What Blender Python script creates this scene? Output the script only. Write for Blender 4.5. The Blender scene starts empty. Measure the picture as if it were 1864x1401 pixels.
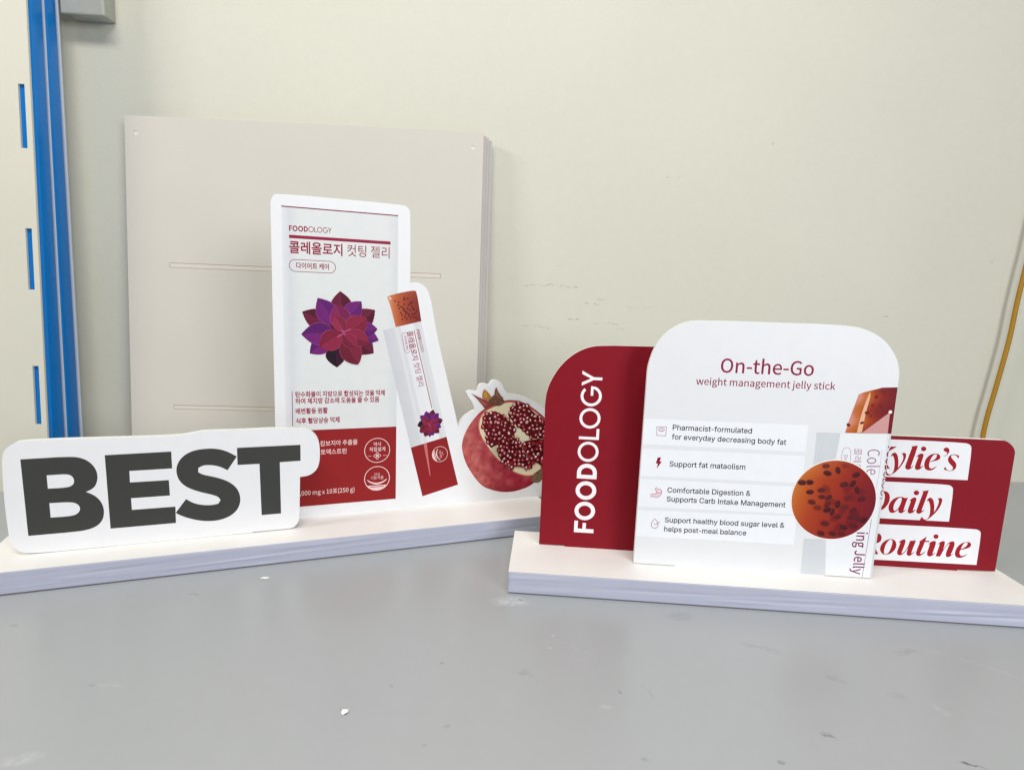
import bpy, bmesh, math, random
from mathutils import Vector, Matrix
from mathutils.geometry import tessellate_polygon

random.seed(7)
SC = bpy.context.scene
COL = SC.collection
MM = 0.001

# ------------------------------------------------------------------ camera
CAM_H = 258.27 * MM
cd = bpy.data.cameras.new('camera')
cd.sensor_fit = 'HORIZONTAL'
cd.sensor_width = 36.0
cd.lens = 36.0 * 1077.46 / 1864.0
cd.clip_start = 0.01
cd.clip_end = 20.0
cam = bpy.data.objects.new('camera', cd)
COL.objects.link(cam)
fwd = Vector((0, 0.98877871, -0.1493876))
rgt = Vector((0.99926806, 0.00571464, 0.03782449))
upv = Vector((-0.03825375, 0.14927826, 0.98805498))
M = Matrix((rgt, upv, -fwd)).transposed().to_4x4()
M.translation = Vector((0, 0, CAM_H))
cam.matrix_world = M
SC.camera = cam

# ------------------------------------------------------------------ light
W = bpy.data.worlds.new('World')
SC.world = W
W.use_nodes = True
bg = W.node_tree.nodes['Background']
bg.inputs['Color'].default_value = (0.95, 0.97, 1.0, 1)
bg.inputs['Strength'].default_value = 0.14


def area(name, loc, target, sx, sy, power, col):
    l = bpy.data.lights.new(name, 'AREA')
    l.shape = 'RECTANGLE'
    l.size, l.size_y = sx, sy
    l.energy = power
    l.color = col
    o = bpy.data.objects.new(name, l)
    COL.objects.link(o)
    o.location = loc
    o.rotation_euler = (Vector(target) - Vector(loc)).to_track_quat('-Z', 'Y').to_euler()
    return o


area('ceiling_lamp', (-0.05, -0.3, 1.45), (0.0, 0.55, 0.1), 1.0, 0.3, 15.5, (1.0, 0.975, 0.94))
area('ceiling_lamp', (-1.75, -0.3, 1.25), (-0.1, 0.75, 0.25), 0.5, 0.35, 15, (1.0, 0.97, 0.91))
area('window_light', (1.05, -1.15, 0.70), (-0.25, 0.6, 0.12), 0.7, 0.7, 19, (0.95, 0.97, 1.0))

SC.view_settings.view_transform = 'Standard'
SC.view_settings.look = 'None'
SC.cycles.filter_width = 1.4
SC.cycles.denoising_prefilter = 'NONE'
SC.view_settings.exposure = 0.0
SC.view_settings.gamma = 1.0
SC.view_settings.use_curve_mapping = False


# ------------------------------------------------------------------ helpers
def lin(c):
    r = []
    for v in c[:3]:
        v = v / 255.0
        r.append(v / 12.92 if v <= 0.04045 else ((v + 0.055) / 1.055) ** 2.4)
    return tuple(r)


def mat(name, rgb, rough=0.5, spec=0.5, mottling=0.0, scale=40.0, bump=0.0, bscale=600.0, coat=0.0):
    m = bpy.data.materials.new(name)
    m.use_nodes = True
    nt = m.node_tree
    b = nt.nodes['Principled BSDF']
    c = lin(rgb)
    b.inputs['Base Color'].default_value = (*c, 1)
    b.inputs['Roughness'].default_value = rough
    b.inputs['Specular IOR Level'].default_value = spec
    b.inputs['Coat Weight'].default_value = coat
    tc = nt.nodes.new('ShaderNodeTexCoord')
    if mottling > 0:
        n = nt.nodes.new('ShaderNodeTexNoise')
        n.inputs['Scale'].default_value = scale
        n.inputs['Detail'].default_value = 5
        nt.links.new(tc.outputs['Object'], n.inputs['Vector'])
        r = nt.nodes.new('ShaderNodeMapRange')
        r.inputs[1].default_value = 0.3
        r.inputs[2].default_value = 0.7
        r.inputs[3].default_value = 1 - mottling
        r.inputs[4].default_value = 1 + mottling
        nt.links.new(n.outputs['Fac'], r.inputs[0])
        mx = nt.nodes.new('ShaderNodeVectorMath')
        mx.operation = 'SCALE'
        mx.inputs[0].default_value = c
        nt.links.new(r.outputs[0], mx.inputs['Scale'])
        nt.links.new(mx.outputs[0], b.inputs['Base Color'])
    if bump > 0:
        n2 = nt.nodes.new('ShaderNodeTexNoise')
        n2.inputs['Scale'].default_value = bscale
        n2.inputs['Detail'].default_value = 3
        nt.links.new(tc.outputs['Object'], n2.inputs['Vector'])
        bp = nt.nodes.new('ShaderNodeBump')
        bp.inputs['Strength'].default_value = bump
        bp.inputs['Distance'].default_value = 0.0004
        nt.links.new(n2.outputs['Fac'], bp.inputs['Height'])
        nt.links.new(bp.outputs[0], b.inputs['Normal'])
    return m


WHITE = mat('white_foam_board', (236, 237, 240), 0.48, 0.4, 0.012, 60, 0.12, 900)
BASE_WHITE = mat('white_base_sheet', (240, 238, 234), 0.5, 0.4, 0.015, 45, 0.15, 700)
EDGE_WHITE = mat('foam_core_edge', (238, 238, 232), 0.75, 0.3, 0.03, 300, 0.5, 1500)
LAVENDER = mat('lavender_edge_film', (180, 184, 202), 0.42, 0.5, 0.02, 30, 0.1, 500)
CRIMSON = mat('crimson_print', (132, 16, 32), 0.5, 0.2, 0.02, 60, 0.1, 900)

# printed ink: colour stored on the faces of each print
INK = bpy.data.materials.new('printed_ink')
INK.use_nodes = True
_nt = INK.node_tree
_b = _nt.nodes['Principled BSDF']
_a = _nt.nodes.new('ShaderNodeVertexColor')
_a.layer_name = 'ink'
_n = _nt.nodes.new('ShaderNodeTexNoise')
_n.inputs['Scale'].default_value = 90
_n.inputs['Detail'].default_value = 4
_t = _nt.nodes.new('ShaderNodeTexCoord')
_nt.links.new(_t.outputs['Object'], _n.inputs['Vector'])
_r = _nt.nodes.new('ShaderNodeMapRange')
_r.inputs[1].default_value = 0.3
_r.inputs[2].default_value = 0.7
_r.inputs[3].default_value = 0.985
_r.inputs[4].default_value = 1.015
_nt.links.new(_n.outputs['Fac'], _r.inputs[0])
_s = _nt.nodes.new('ShaderNodeVectorMath')
_s.operation = 'SCALE'
_nt.links.new(_a.outputs['Color'], _s.inputs[0])
_nt.links.new(_r.outputs[0], _s.inputs['Scale'])
_nt.links.new(_s.outputs[0], _b.inputs['Base Color'])
_b.inputs['Roughness'].default_value = 0.5
_b.inputs['Specular IOR Level'].default_value = 0.2

# mottled fruit skin ink
SKIN = INK.copy()
SKIN.name = 'printed_fruit_ink'
_nt = SKIN.node_tree
for nd in _nt.nodes:
    if nd.type == 'TEX_NOISE':
        nd.inputs['Scale'].default_value = 150
        nd.inputs['Detail'].default_value = 8
    if nd.type == 'MAP_RANGE':
        nd.inputs[3].default_value = 0.72
        nd.inputs[4].default_value = 1.35


def link(o, parent=None):
    COL.objects.link(o)
    if parent is not None:
        o.parent = parent
    return o


def mesh_obj(name, verts, faces, mats, parent=None, loc=(0, 0, 0), midx=None, smooth=False):
    me = bpy.data.meshes.new(name)
    me.from_pydata(verts, [], faces)
    for m in (mats if isinstance(mats, (list, tuple)) else [mats]):
        me.materials.append(m)
    if midx:
        me.polygons.foreach_set('material_index', midx)
    if smooth:
        me.polygons.foreach_set('use_smooth', [True] * len(me.polygons))
    me.update()
    o = bpy.data.objects.new(name, me)
    o.location = loc
    return link(o, parent)


def tag(o, label, cat, group=None, kind=None):
    o['label'] = label
    o['category'] = cat
    if group:
        o['group'] = group
    if kind:
        o['kind'] = kind
    return o


def empty(name, loc, rz=0):
    o = bpy.data.objects.new(name, None)
    o.location = loc
    o.rotation_euler = (0, 0, rz)
    o.empty_display_size = 0.05
    return link(o)


def area2(p):
    return sum(p[i][0] * p[(i + 1) % len(p)][1] - p[(i + 1) % len(p)][0] * p[i][1] for i in range(len(p))) / 2


def smooth(poly, it=2, lim=52):
    """round the gentle corners of an outline, keep the sharp ones"""
    for _ in range(it):
        out = []
        n = len(poly)
        for i in range(n):
            a, b, c = poly[i - 1], poly[i], poly[(i + 1) % n]
            v1 = (b[0] - a[0], b[1] - a[1])
            v2 = (c[0] - b[0], c[1] - b[1])
            l1, l2 = math.hypot(*v1), math.hypot(*v2)
            if l1 < 1e-6 or l2 < 1e-6:
                continue
            cr = (v1[0] * v2[1] - v1[1] * v2[0]) / (l1 * l2)
            dt = (v1[0] * v2[0] + v1[1] * v2[1]) / (l1 * l2)
            ang = abs(math.degrees(math.atan2(cr, dt)))
            if 3 < ang < lim:
                k = 0.25
                out.append((b[0] - v1[0] * k, b[1] - v1[1] * k))
                out.append((b[0] + v2[0] * k, b[1] + v2[1] * k))
            else:
                out.append(b)
        poly = out
    return poly


def clean(poly):
    out = []
    for p in poly:
        if not out or math.hypot(p[0] - out[-1][0], p[1] - out[-1][1]) > 1e-4:
            out.append((p[0], p[1]))
    if len(out) > 1 and math.hypot(out[0][0] - out[-1][0], out[0][1] - out[-1][1]) < 1e-4:
        out.pop()
    return out


def inside(p, poly):
    c = False
    n = len(poly)
    for i in range(n):
        x1, y1 = poly[i]
        x2, y2 = poly[i - 1]
        if (y1 > p[1]) != (y2 > p[1]) and p[0] < (x2 - x1) * (p[1] - y1) / (y2 - y1) + x1:
            c = not c
    return c


def fill(loops):
    """triangles for one or more outlines; an outline lying inside another is a hole in it"""
    loops = [clean(l) for l in loops]
    loops = [l for l in loops if len(l) >= 3]
    depth = [sum(1 for k in range(len(loops)) if k != i and inside(l[0], loops[k])) for i, l in enumerate(loops)]
    allp, res = [], []
    for i, l in enumerate(loops):
        if depth[i] % 2:
            continue
        grp = [l] + [h for j, h in enumerate(loops) if depth[j] == depth[i] + 1 and inside(h[0], l)]
        pts = [p for g in grp for p in g]
        o = len(allp)
        for a, b, c in tessellate_polygon([[Vector((x, y, 0)) for x, y in g] for g in grp]):
            ar = (pts[b][0] - pts[a][0]) * (pts[c][1] - pts[a][1]) - (pts[c][0] - pts[a][0]) * (pts[b][1] - pts[a][1])
            if abs(ar) < 1e-9:
                continue
            res.append((o + a, o + b, o + c) if ar > 0 else (o + a, o + c, o + b))
        allp += pts
    return allp, res


def round_rect(x0, y0, x1, y1, r, n=6):
    r = min(r, (x1 - x0) / 2, (y1 - y0) / 2)
    out = []
    for cx, cy, a0 in ((x1 - r, y1 - r, 0), (x0 + r, y1 - r, 90), (x0 + r, y0 + r, 180), (x1 - r, y0 + r, 270)):
        for i in range(n + 1):
            a = math.radians(a0 + 90 * i / n)
            out.append((cx + r * math.cos(a), cy + r * math.sin(a)))
    return out


def ell(cx, cy, rx, ry, ang=0, n=20):
    ca, sa = math.cos(math.radians(ang)), math.sin(math.radians(ang))
    return [(cx + rx * math.cos(t) * ca - ry * math.sin(t) * sa, cy + rx * math.cos(t) * sa + ry * math.sin(t) * ca)
            for t in [2 * math.pi * i / n for i in range(n)]]


def stroke(pts, w, closed=False):
    """quads along a line"""
    n = len(pts)
    L, R = [], []
    for i in range(n):
        a = pts[(i - 1) % n] if (closed or i > 0) else pts[i]
        b = pts[(i + 1) % n] if (closed or i < n - 1) else pts[i]
        dx, dy = b[0] - a[0], b[1] - a[1]
        l = math.hypot(dx, dy) or 1
        nx, ny = -dy / l * w / 2, dx / l * w / 2
        L.append((pts[i][0] + nx, pts[i][1] + ny))
        R.append((pts[i][0] - nx, pts[i][1] - ny))
    q = []
    for i in range(n if closed else n - 1):
        j = (i + 1) % n
        q.append([L[i], R[i], R[j], L[j]])
    return q


class Print:
    """a printed sheet or mark: thin coloured layers on the front of a panel, in panel millimetres"""

    def __init__(self, z0):
        self.z = z0
        self.v, self.f, self.c = [], [], []

    def step(self, d=0.003):
        self.z += d

    def poly(self, loops, col, sub=0, fn=None):
        if isinstance(loops[0][0], (int, float)):
            loops = [loops]
        pts, tris = fill(loops)
        pts = list(pts)
        for _ in range(sub):
            nt, mid = [], {}

            def m(i, j):
                k = (min(i, j), max(i, j))
                if k not in mid:
                    mid[k] = len(pts)
                    pts.append(((pts[i][0] + pts[j][0]) / 2, (pts[i][1] + pts[j][1]) / 2))
                return mid[k]
            for a, b, c in tris:
                ab, bc, ca = m(a, b), m(b, c), m(c, a)
                nt += [(a, ab, ca), (ab, b, bc), (ca, bc, c), (ab, bc, ca)]
            tris = nt
        o = len(self.v)
        self.v += [(x, -self.z, y) for x, y in pts]
        base = lin(col) if col else None
        cols = [lin(fn(x, y)) if fn else base for x, y in pts]
        for t in tris:
            self.f.append(tuple(o + i for i in t))
            self.c += [cols[i] for i in t]
        self.step()

    def line(self, pts, w, col, closed=False):
        z = self.z
        for q in stroke(pts, w, closed):
            self.z = z
            if abs(area2(clean(q))) > 1e-6:
                self.poly(q, col)
        self.z = z + 0.003

    def build(self, name, parent, label=None, m=None):
        me = bpy.data.meshes.new(name)
        me.from_pydata([(x * MM, y * MM, z * MM) for x, y, z in self.v], [], self.f)
        at = me.color_attributes.new('ink', 'FLOAT_COLOR', 'CORNER')
        flat = []
        for c in self.c:
            flat += [c[0], c[1], c[2], 1.0]
        at.data.foreach_set('color', flat)
        me.materials.append(m or INK)
        me.update()
        o = bpy.data.objects.new(name, me)
        if label:
            o['label'] = label
        return link(o, parent)


# ------------------------------------------------------------------ lettering
GLYPHS = {
 'I': {
  ' ': '188|',
  '&': '448|197,-7 -47,5 -40,14 -32,22 -24,28 -15,34 -5,37 3,30 10,26 38,46 55,44 76,56 21,17 18,23 7,30 -4,22 -13,18 -19,12 -25,4 -33,-8 -23,-22 -8,-32 8,-36 24,-36 35,-43 234,-284 -74,0 -193,231 -50,62 -34,51 -9,26 -3,28 4,32 12,28 18,23 25,18 31,11 35,3 35,-3 31,-11 24,-17 18,-23 12,-26 4,-29 -9,-42 -24,-37 -35,-32 -102,-76 -44,-43 -10,-20 -3,-23 3,-23 9,-21 15,-17 19,-13 23,-8 27,-3 30,4 28,9 50,36 20,26 15,30 10,35 3,38 59,0 -3,-44 -8,-36 -26,-52 -26,-30 -12,-15 -28,-24 -34,-16 -37,-10',
  '-': '453|337,244 0,-56 -223,0 0,56',
  'C': '510|267,-7 -62,8 -55,24 -46,38 -34,52 -22,64 -8,75 8,75 22,64 34,52 46,39 55,24 62,8 73,-12 33,-14 29,-19 25,-24 21,-29 15,-33 10,-37 -65,0 -19,47 -32,33 -42,21 -48,7 -44,-6 -39,-18 -34,-29 -25,-39 -16,-50 -6,-60 6,-60 16,-49 26,-40 33,-29 39,-17 44,-6 48,7 42,21 32,33 19,46 65,0 -10,-36 -15,-33 -20,-29 -26,-24 -29,-19 -32,-14 -36,-9',
  'D': '502|219,0 -123,0 0,57 119,0 57,6 46,18 36,29 25,39 15,49 5,57 -5,57 -15,49 -25,38 -34,29 -45,18 -54,6 -128,0 0,57 132,0 69,-8 59,-23 46,-37 34,-50 22,-62 7,-74 -7,-74 -22,-62 -35,-51 -47,-37 -60,-23;125,509 0,-509 -65,0 0,509',
  'I': '300|31,0 0,57 87,0 0,395 -87,0 0,57 238,0 0,-57 -86,0 0,-395 86,0 0,-57',
  'M': '628|60,0 0,509 92,0 125,-322 10,-28 12,-36 12,-39 11,-35 -15,0 11,34 12,38 12,37 10,29 124,322 92,0 0,-509 -64,0 0,291 0,36 1,42 1,44 1,44 6,0 -15,-48 -16,-46 -15,-41 -11,-31 -114,-291 -56,0 -116,291 -11,30 -14,40 -16,47 -17,49 7,0 1,-41 1,-44 1,-44 0,-37 0,-291',
  'P': '445|60,0 0,509 175,0 54,-6 43,-16 34,-25 24,-32 14,-39 5,-43 -5,-44 -14,-39 -24,-32 -34,-26 -43,-16 -54,-5 -126,0 0,56 124,0 36,4 28,10 21,16 15,22 9,25 2,29 -2,28 -9,26 -15,21 -21,16 -29,10 -36,3 -107,0 0,-452',
  'S': '447|224,-9 -52,5 -44,13 -37,22 -27,29 -18,36 -8,41 66,0 6,-27 13,-22 19,-17 24,-12 58,-10 33,3 29,8 25,14 18,18 12,22 5,25 -4,22 -10,18 -36,26 -51,17 -61,17 -56,21 -42,29 -26,37 -8,46 6,41 17,35 27,28 36,22 42,13 47,5 48,-5 41,-13 35,-22 26,-27 17,-34 7,-37 -64,0 -11,34 -24,25 -35,16 -42,6 -31,-3 -27,-8 -22,-13 -16,-17 -11,-20 -3,-22 4,-24 12,-18 38,-26 43,-15 52,-14 48,-15 47,-26 36,-40 10,-27 3,-32 -5,-40 -17,-35 -26,-30 -37,-23 -45,-15',
  'a': '389|160,-9 -34,4 -32,10 -26,17 -20,23 -13,28 -5,35 4,30 9,23 15,18 20,14 47,18 53,9 56,7 31,8 8,8 3,12 0,2 -9,40 -27,25 -44,9 -47,-9 -31,-21 -18,-27 -59,17 16,31 22,24 25,18 29,11 61,9 45,-5 47,-19 20,-17 16,-23 11,-30 4,-39 0,-251 -60,0 0,52 -5,0 -20,-27 -37,-24;170,45 32,4 26,10 20,15 15,19 9,22 4,23 0,52 -17,-8 -28,-6 -31,-5 -25,-3 -41,-9 -31,-20 -8,-15 -3,-19 10,-33 28,-20',
  'b': '424|229,-8 -31,3 -26,9 -34,27 -20,28 -6,0 0,-59 -59,0 0,509 61,0 0,-190 4,0 19,27 34,27 26,8 32,3 45,-6 39,-17 32,-29 25,-39 15,-48 5,-56 -5,-56 -15,-49 -24,-39 -33,-29 -39,-18;220,47 33,4 26,15 22,22 15,29 9,34 3,38 -3,38 -9,34 -15,29 -21,21 -27,14 -33,5 -32,-5 -27,-13 -21,-21 -15,-28 -9,-34 -3,-40 3,-39 9,-35 15,-29 22,-21 26,-14',
  'c': '396|207,-8 -48,6 -42,18 -35,30 -26,39 -16,48 -6,54 6,56 16,48 26,39 35,30 42,18 48,6 53,-7 45,-21 35,-34 22,-45 -59,-15 -13,27 -20,22 -28,14 -35,5 -34,-5 -28,-15 -21,-23 -16,-29 -9,-34 -3,-37 3,-36 9,-34 16,-28 21,-23 28,-15 34,-5 36,6 28,14 21,23 12,28 59,-15 -22,-46 -35,-35 -45,-22',
  'd': '424|195,-8 -44,6 -40,18 -32,29 -24,39 -16,49 -5,56 5,56 16,48 24,39 33,29 39,17 45,6 32,-3 25,-8 34,-27 19,-27 5,0 0,190 61,0 0,-509 -59,0 0,59 -6,0 -20,-28 -35,-27 -25,-9;205,47 31,4 27,14 21,21 15,29 10,35 3,39 -3,40 -9,34 -16,28 -21,21 -26,13 -32,5 -33,-5 -27,-14 -21,-21 -16,-29 -9,-34 -3,-38 3,-38 10,-34 15,-29 21,-22 27,-15',
  'e': '404|212,-8 -51,6 -44,18 -35,30 -26,39 -16,47 -6,55 5,55 16,48 26,39 34,30 42,19 48,6 61,-10 28,-13 25,-20 22,-26 16,-33 11,-40 3,-48 0,-25 -296,0 0,52 263,0 -28,-19 -3,35 -9,32 -15,25 -20,20 -26,12 -32,4 -32,-4 -27,-13 -21,-19 -16,-24 -10,-29 -3,-30 0,-33 4,-39 10,-33 18,-26 23,-19 28,-11 33,-4 42,7 31,20 21,32 59,-14 -12,-28 -18,-24 -24,-20 -28,-15 -34,-9',
  'f': '254|228,379 0,-52 -222,0 0,52;81,0 0,432 3,29 12,25 17,19 22,14 52,11 35,-3 21,-6 -16,-53 -12,4 -20,2 -24,-4 -17,-10 -9,-17 -3,-24 0,-419',
  'g': '425|207,-151 -39,3 -34,8 -52,30 -31,41 50,28 21,-25 32,-22 53,-9 42,5 33,17 22,28 7,41 0,74 -5,0 -19,-27 -35,-25 -25,-8 -32,-3 -43,5 -39,17 -33,26 -25,37 -16,46 -5,55 5,55 16,47 25,39 32,29 40,17 44,6 32,-2 25,-9 35,-27 20,-27 5,0 0,60 59,0 0,-388 -5,-45 -17,-36 -26,-27 -33,-19 -40,-11;205,59 32,4 27,12 21,20 15,26 9,33 3,39 -3,38 -9,33 -15,27 -21,21 -27,13 -32,5 -33,-5 -27,-13 -21,-22 -15,-28 -10,-33 -3,-36 3,-38 10,-32 15,-27 21,-20 27,-13',
  'h': '410|114,227 0,-227 -61,0 0,509 61,0 0,-222 -12,0 22,45 28,30 35,17 40,5 37,-4 31,-11 26,-20 20,-28 12,-36 4,-45 0,-240 -61,0 0,235 -6,40 -17,29 -27,19 -36,6 -26,-3 -23,-9 -20,-14 -15,-20 -9,-26',
  'i': '167|53,0 0,379 61,0 0,-379;84,443 -17,3 -13,9 -10,13 -3,15 3,16 10,13 13,9 17,3 16,-3 14,-9 9,-13 3,-16 -3,-15 -9,-13 -14,-9',
  'k': '381|110,137 0,75 11,0 163,167 76,0 -176,-180 -7,0;53,0 0,509 61,0 0,-509;294,0 -146,186 43,43 181,-229',
  'l': '189|139,-2 -38,5 -27,17 -16,27 -5,37 0,425 61,0 0,-410 6,-37 10,-8 16,-2 14,1 10,1 11,-51 -19,-4',
  'm': '610|53,0 0,379 59,0 0,-84 -4,0 10,28 14,23 40,30 47,10 38,-6 30,-19 22,-30 12,-36 -9,0 10,26 15,22 44,32 56,11 31,-3 29,-11 25,-18 19,-26 12,-32 4,-41 0,-255 -61,0 0,254 -6,35 -17,24 -26,13 -28,4 -24,-2 -21,-8 -29,-30 -10,-43 0,-247 -61,0 0,260 -5,28 -16,23 -24,15 -30,4 -41,-10 -18,-13 -14,-18 -9,-23 -3,-28 0,-238',
  'n': '410|114,227 0,-227 -61,0 0,379 59,0 0,-92 -10,0 22,45 28,30 35,17 40,5 37,-4 31,-11 26,-20 20,-28 12,-36 4,-45 0,-240 -61,0 0,235 -6,40 -17,29 -27,19 -36,6 -26,-3 -23,-9 -20,-14 -15,-20 -9,-26',
  'o': '415|207,-8 -48,6 -42,18 -35,30 -26,39 -16,48 -6,54 6,56 16,48 26,39 35,30 42,18 48,6 49,-6 43,-18 34,-30 26,-39 17,-48 5,-56 -5,-54 -17,-48 -26,-39 -34,-30 -43,-18;207,46 35,5 28,15 22,23 15,28 9,34 3,36 -3,37 -9,34 -15,29 -22,23 -28,15 -35,5 -34,-5 -28,-15 -21,-23 -16,-29 -9,-34 -3,-37 3,-36 9,-34 16,-28 21,-23 28,-15',
  'p': '424|53,-143 0,522 59,0 0,-60 6,0 19,27 34,27 26,8 32,3 45,-6 39,-17 32,-29 25,-39 15,-48 5,-56 -5,-56 -15,-49 -24,-39 -33,-29 -39,-18 -45,-6 -31,3 -25,9 -35,27 -20,28 -4,0 0,-202;220,47 33,4 26,15 22,22 15,29 9,34 3,38 -3,38 -9,34 -15,29 -21,21 -27,14 -33,5 -32,-5 -27,-13 -21,-21 -15,-28 -9,-34 -3,-40 3,-39 9,-35 15,-29 22,-21 26,-14',
  'r': '259|53,0 0,379 59,0 0,-58 3,0 15,26 22,20 29,13 32,5 16,-1 14,0 0,-62 -13,2 -23,2 -25,-3 -23,-8 -19,-14 -14,-17 -9,-22 -3,-25 0,-237',
  's': '365|182,-8 -37,3 -33,8 -28,15 -22,20 -17,25 -9,31 58,13 11,-28 19,-19 26,-11 31,-4 36,5 27,12 18,19 6,22 -3,18 -11,15 -17,11 -25,8 -63,15 -45,16 -32,22 -19,29 -6,37 4,31 14,27 22,22 28,16 34,11 38,3 36,-3 31,-9 25,-14 20,-19 25,-49 -56,-13 -10,21 -15,18 -24,12 -32,5 -31,-4 -25,-12 -17,-18 -5,-22 3,-19 12,-15 48,-20 57,-14 46,-15 31,-23 19,-29 6,-35 -5,-32 -14,-28 -22,-23 -30,-18 -37,-11',
  't': '227|204,379 0,-52 -198,0 0,52;65,471 61,0 0,-373 2,-22 8,-15 14,-8 20,-3 15,1 17,3 11,-52 -21,-5 -24,-1 -43,6 -33,19 -20,31 -7,41',
  'u': '410|182,-5 -36,4 -31,12 -26,20 -20,28 -12,36 -4,44 0,240 61,0 0,-235 5,-39 18,-30 27,-19 36,-6 26,3 23,9 19,15 15,20 10,25 3,31 0,226 61,0 0,-379 -59,0 0,92 9,0 -21,-45 -29,-30 -35,-17',
  'v': '389|163,0 -146,379 67,0 81,-224 22,-68 19,-66 -22,0 19,66 21,68 81,224 66,0 -145,-379',
  'y': '389|47,-139 14,53 10,-1 33,-2 26,15 21,38 12,35 -146,380 67,0 81,-224 22,-68 19,-66 -22,0 18,66 22,68 81,224 66,0 -167,-437 -27,-49 -38,-29 -48,-9 -26,2',
 },
 'N': {
  ' ': '78|',
  '(': '118|84,-69 19,9 -33,81 -11,88 11,88 33,80 -19,9 -38,-82 -14,-95 14,-95',
  ')': '118|35,-69 37,83 14,95 -14,95 -37,82 -20,-9 34,-80 11,-88 -11,-88 -34,-81',
  ',': '97|26,-67 38,29 13,45 -7,27 -20,10 -17,-6 -7,-16 7,-17 17,-6 4,1 -10,-28 -25,-20',
  '-': '121|16,86 90,0 0,24 -90,0',
  '0': '194|97,-5 43,15 27,45 10,74 -10,74 -27,44 -43,14 -42,-14 -28,-44 -9,-74 9,-74 28,-45;97,21 -25,12 -17,35 -7,61 7,61 17,35 25,11 26,-11 17,-35 6,-61 -6,-61 -17,-35',
  '1': '194|31,0 141,0 0,27 -52,0 0,230 -24,0 -54,-19 0,-20 46,0 0,-191 -57,0',
  '2': '194|15,0 162,0 0,28 -71,0 -42,-3 53,56 35,53 13,52 -10,40 -26,26 -39,9 -43,-10 -33,-27 19,-18 24,21 29,8 26,-6 16,-18 5,-26 -13,-47 -38,-55 -67,-64',
  '5': '194|92,-5 41,11 31,30 12,47 -11,47 -28,27 -39,8 -38,-10 7,74 96,0 0,28 -124,0 -9,-120 17,-11 21,11 22,4 28,-7 19,-20 6,-31 -7,-33 -20,-21 -27,-7 -38,9 -25,19 -17,-21 33,-23',
  'C': '223|132,-5 44,10 35,27 -18,21 -27,-21 -33,-8 -42,13 -28,36 -9,56 10,56 28,35 42,13 30,-7 23,-17 17,21 -29,22 -41,9 -58,-16 -41,-45 -15,-72 15,-71 40,-46',
  'D': '241|35,0 66,0 65,15 40,45 14,69 -14,70 -40,43 -67,15 -64,0;68,27 0,203 29,0 50,-11 30,-35 10,-55 -10,-55 -30,-35 -50,-12',
  'G': '241|136,-5 46,9 33,21 0,108 -84,0 0,-27 55,0 0,-67 -21,-11 -26,-4 -46,13 -29,36 -10,56 10,56 30,35 45,13 32,-7 23,-17 18,21 -29,21 -45,10 -61,-16 -41,-45 -16,-72 15,-71 41,-46',
  'J': '187|83,-5 41,11 23,29 7,40 0,182 -33,0 0,-179 -4,-31 -14,-18 -23,-5 -25,7 -20,22 -23,-17 29,-30',
  'O': '260|130,-5 57,17 38,46 14,71 -14,71 -38,45 -57,16 -57,-16 -39,-45 -14,-71 14,-71 39,-46;130,24 -40,13 -27,36 -9,56 9,56 27,35 40,13 40,-13 27,-35 9,-56 -9,-56 -27,-36',
  'a': '197|76,-5 33,8 30,20 1,0 3,-23 26,0 0,117 -7,41 -21,27 -38,10 -42,-8 -32,-17 12,-22 26,14 31,6 24,-7 12,-17 3,-24 -66,-13 -38,-23 -12,-35 7,-29 19,-18;85,21 -24,7 -10,23 8,22 28,16 50,10 0,-53 -26,-18',
  'c': '179|107,-5 33,7 29,17 -14,22 -21,-13 -24,-6 -31,9 -20,26 -8,38 8,38 21,26 31,9 20,-4 18,-12 16,21 -23,15 -32,7 -46,-12 -33,-34 -13,-54 12,-54 32,-34',
  'e': '194|109,-5 35,6 28,14 -12,21 -22,-11 -25,-4 -32,8 -22,23 -9,36 128,0 1,18 -9,47 -25,31 -42,11 -41,-12 -31,-35 -13,-53 13,-54 32,-34;49,110 10,32 20,21 25,6 25,-6 17,-20 5,-33',
  'g': '197|96,-88 51,10 34,24 12,32 -8,26 -22,15 -37,4 -37,0 -26,6 -7,15 3,13 9,10 28,-7 35,8 25,23 10,35 -5,23 -11,17 39,0 0,24 -66,0 -27,5 -35,-8 -26,-24 -10,-36 8,-30 17,-21 0,-1 -15,-15 -6,-21 5,-19 12,-12 0,-2 -21,-19 -7,-24 10,-27 27,-18;96,82 -28,12 -12,33 12,33 28,12 29,-12 12,-33 -12,-33;101,-65 -41,9 -14,24 4,16 15,16 25,-3 33,0 28,-5 10,-19 -16,-27',
  'h': '213|32,0 32,0 0,138 26,22 26,7 21,-5 12,-17 3,-29 0,-116 32,0 0,120 -6,41 -19,25 -33,9 -35,-9 -28,-23 1,39 0,77 -32,0',
  'i': '96|32,0 32,0 0,190 -32,0;48,229 16,6 6,16 -6,15 -16,5 -15,-5 -6,-15 6,-16',
  'j': '96|12,-85 31,8 16,22 5,33 0,212 -31,0 0,-212 -5,-27 -19,-10 -18,3 -6,-24;48,229 16,6 6,16 -6,15 -16,5 -15,-5 -6,-15 6,-16',
  'k': '193|32,0 32,0 0,50 35,42 56,-92 35,0 -72,113 63,77 -35,0 -81,-100 -1,0 0,189 -32,0',
  'l': '99|66,-5 18,3 -4,25 -7,-1 -6,3 -3,11 0,243 -32,0 0,-241 8,-31',
  'm': '324|32,0 32,0 0,138 25,22 23,7 20,-5 12,-17 3,-29 0,-116 32,0 0,138 25,22 23,7 20,-5 12,-17 4,-29 0,-116 31,0 0,120 -6,41 -19,25 -32,9 -33,-10 -30,-26 -18,26 -35,10 -31,-9 -28,-24 0,0 -4,28 -26,0',
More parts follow.
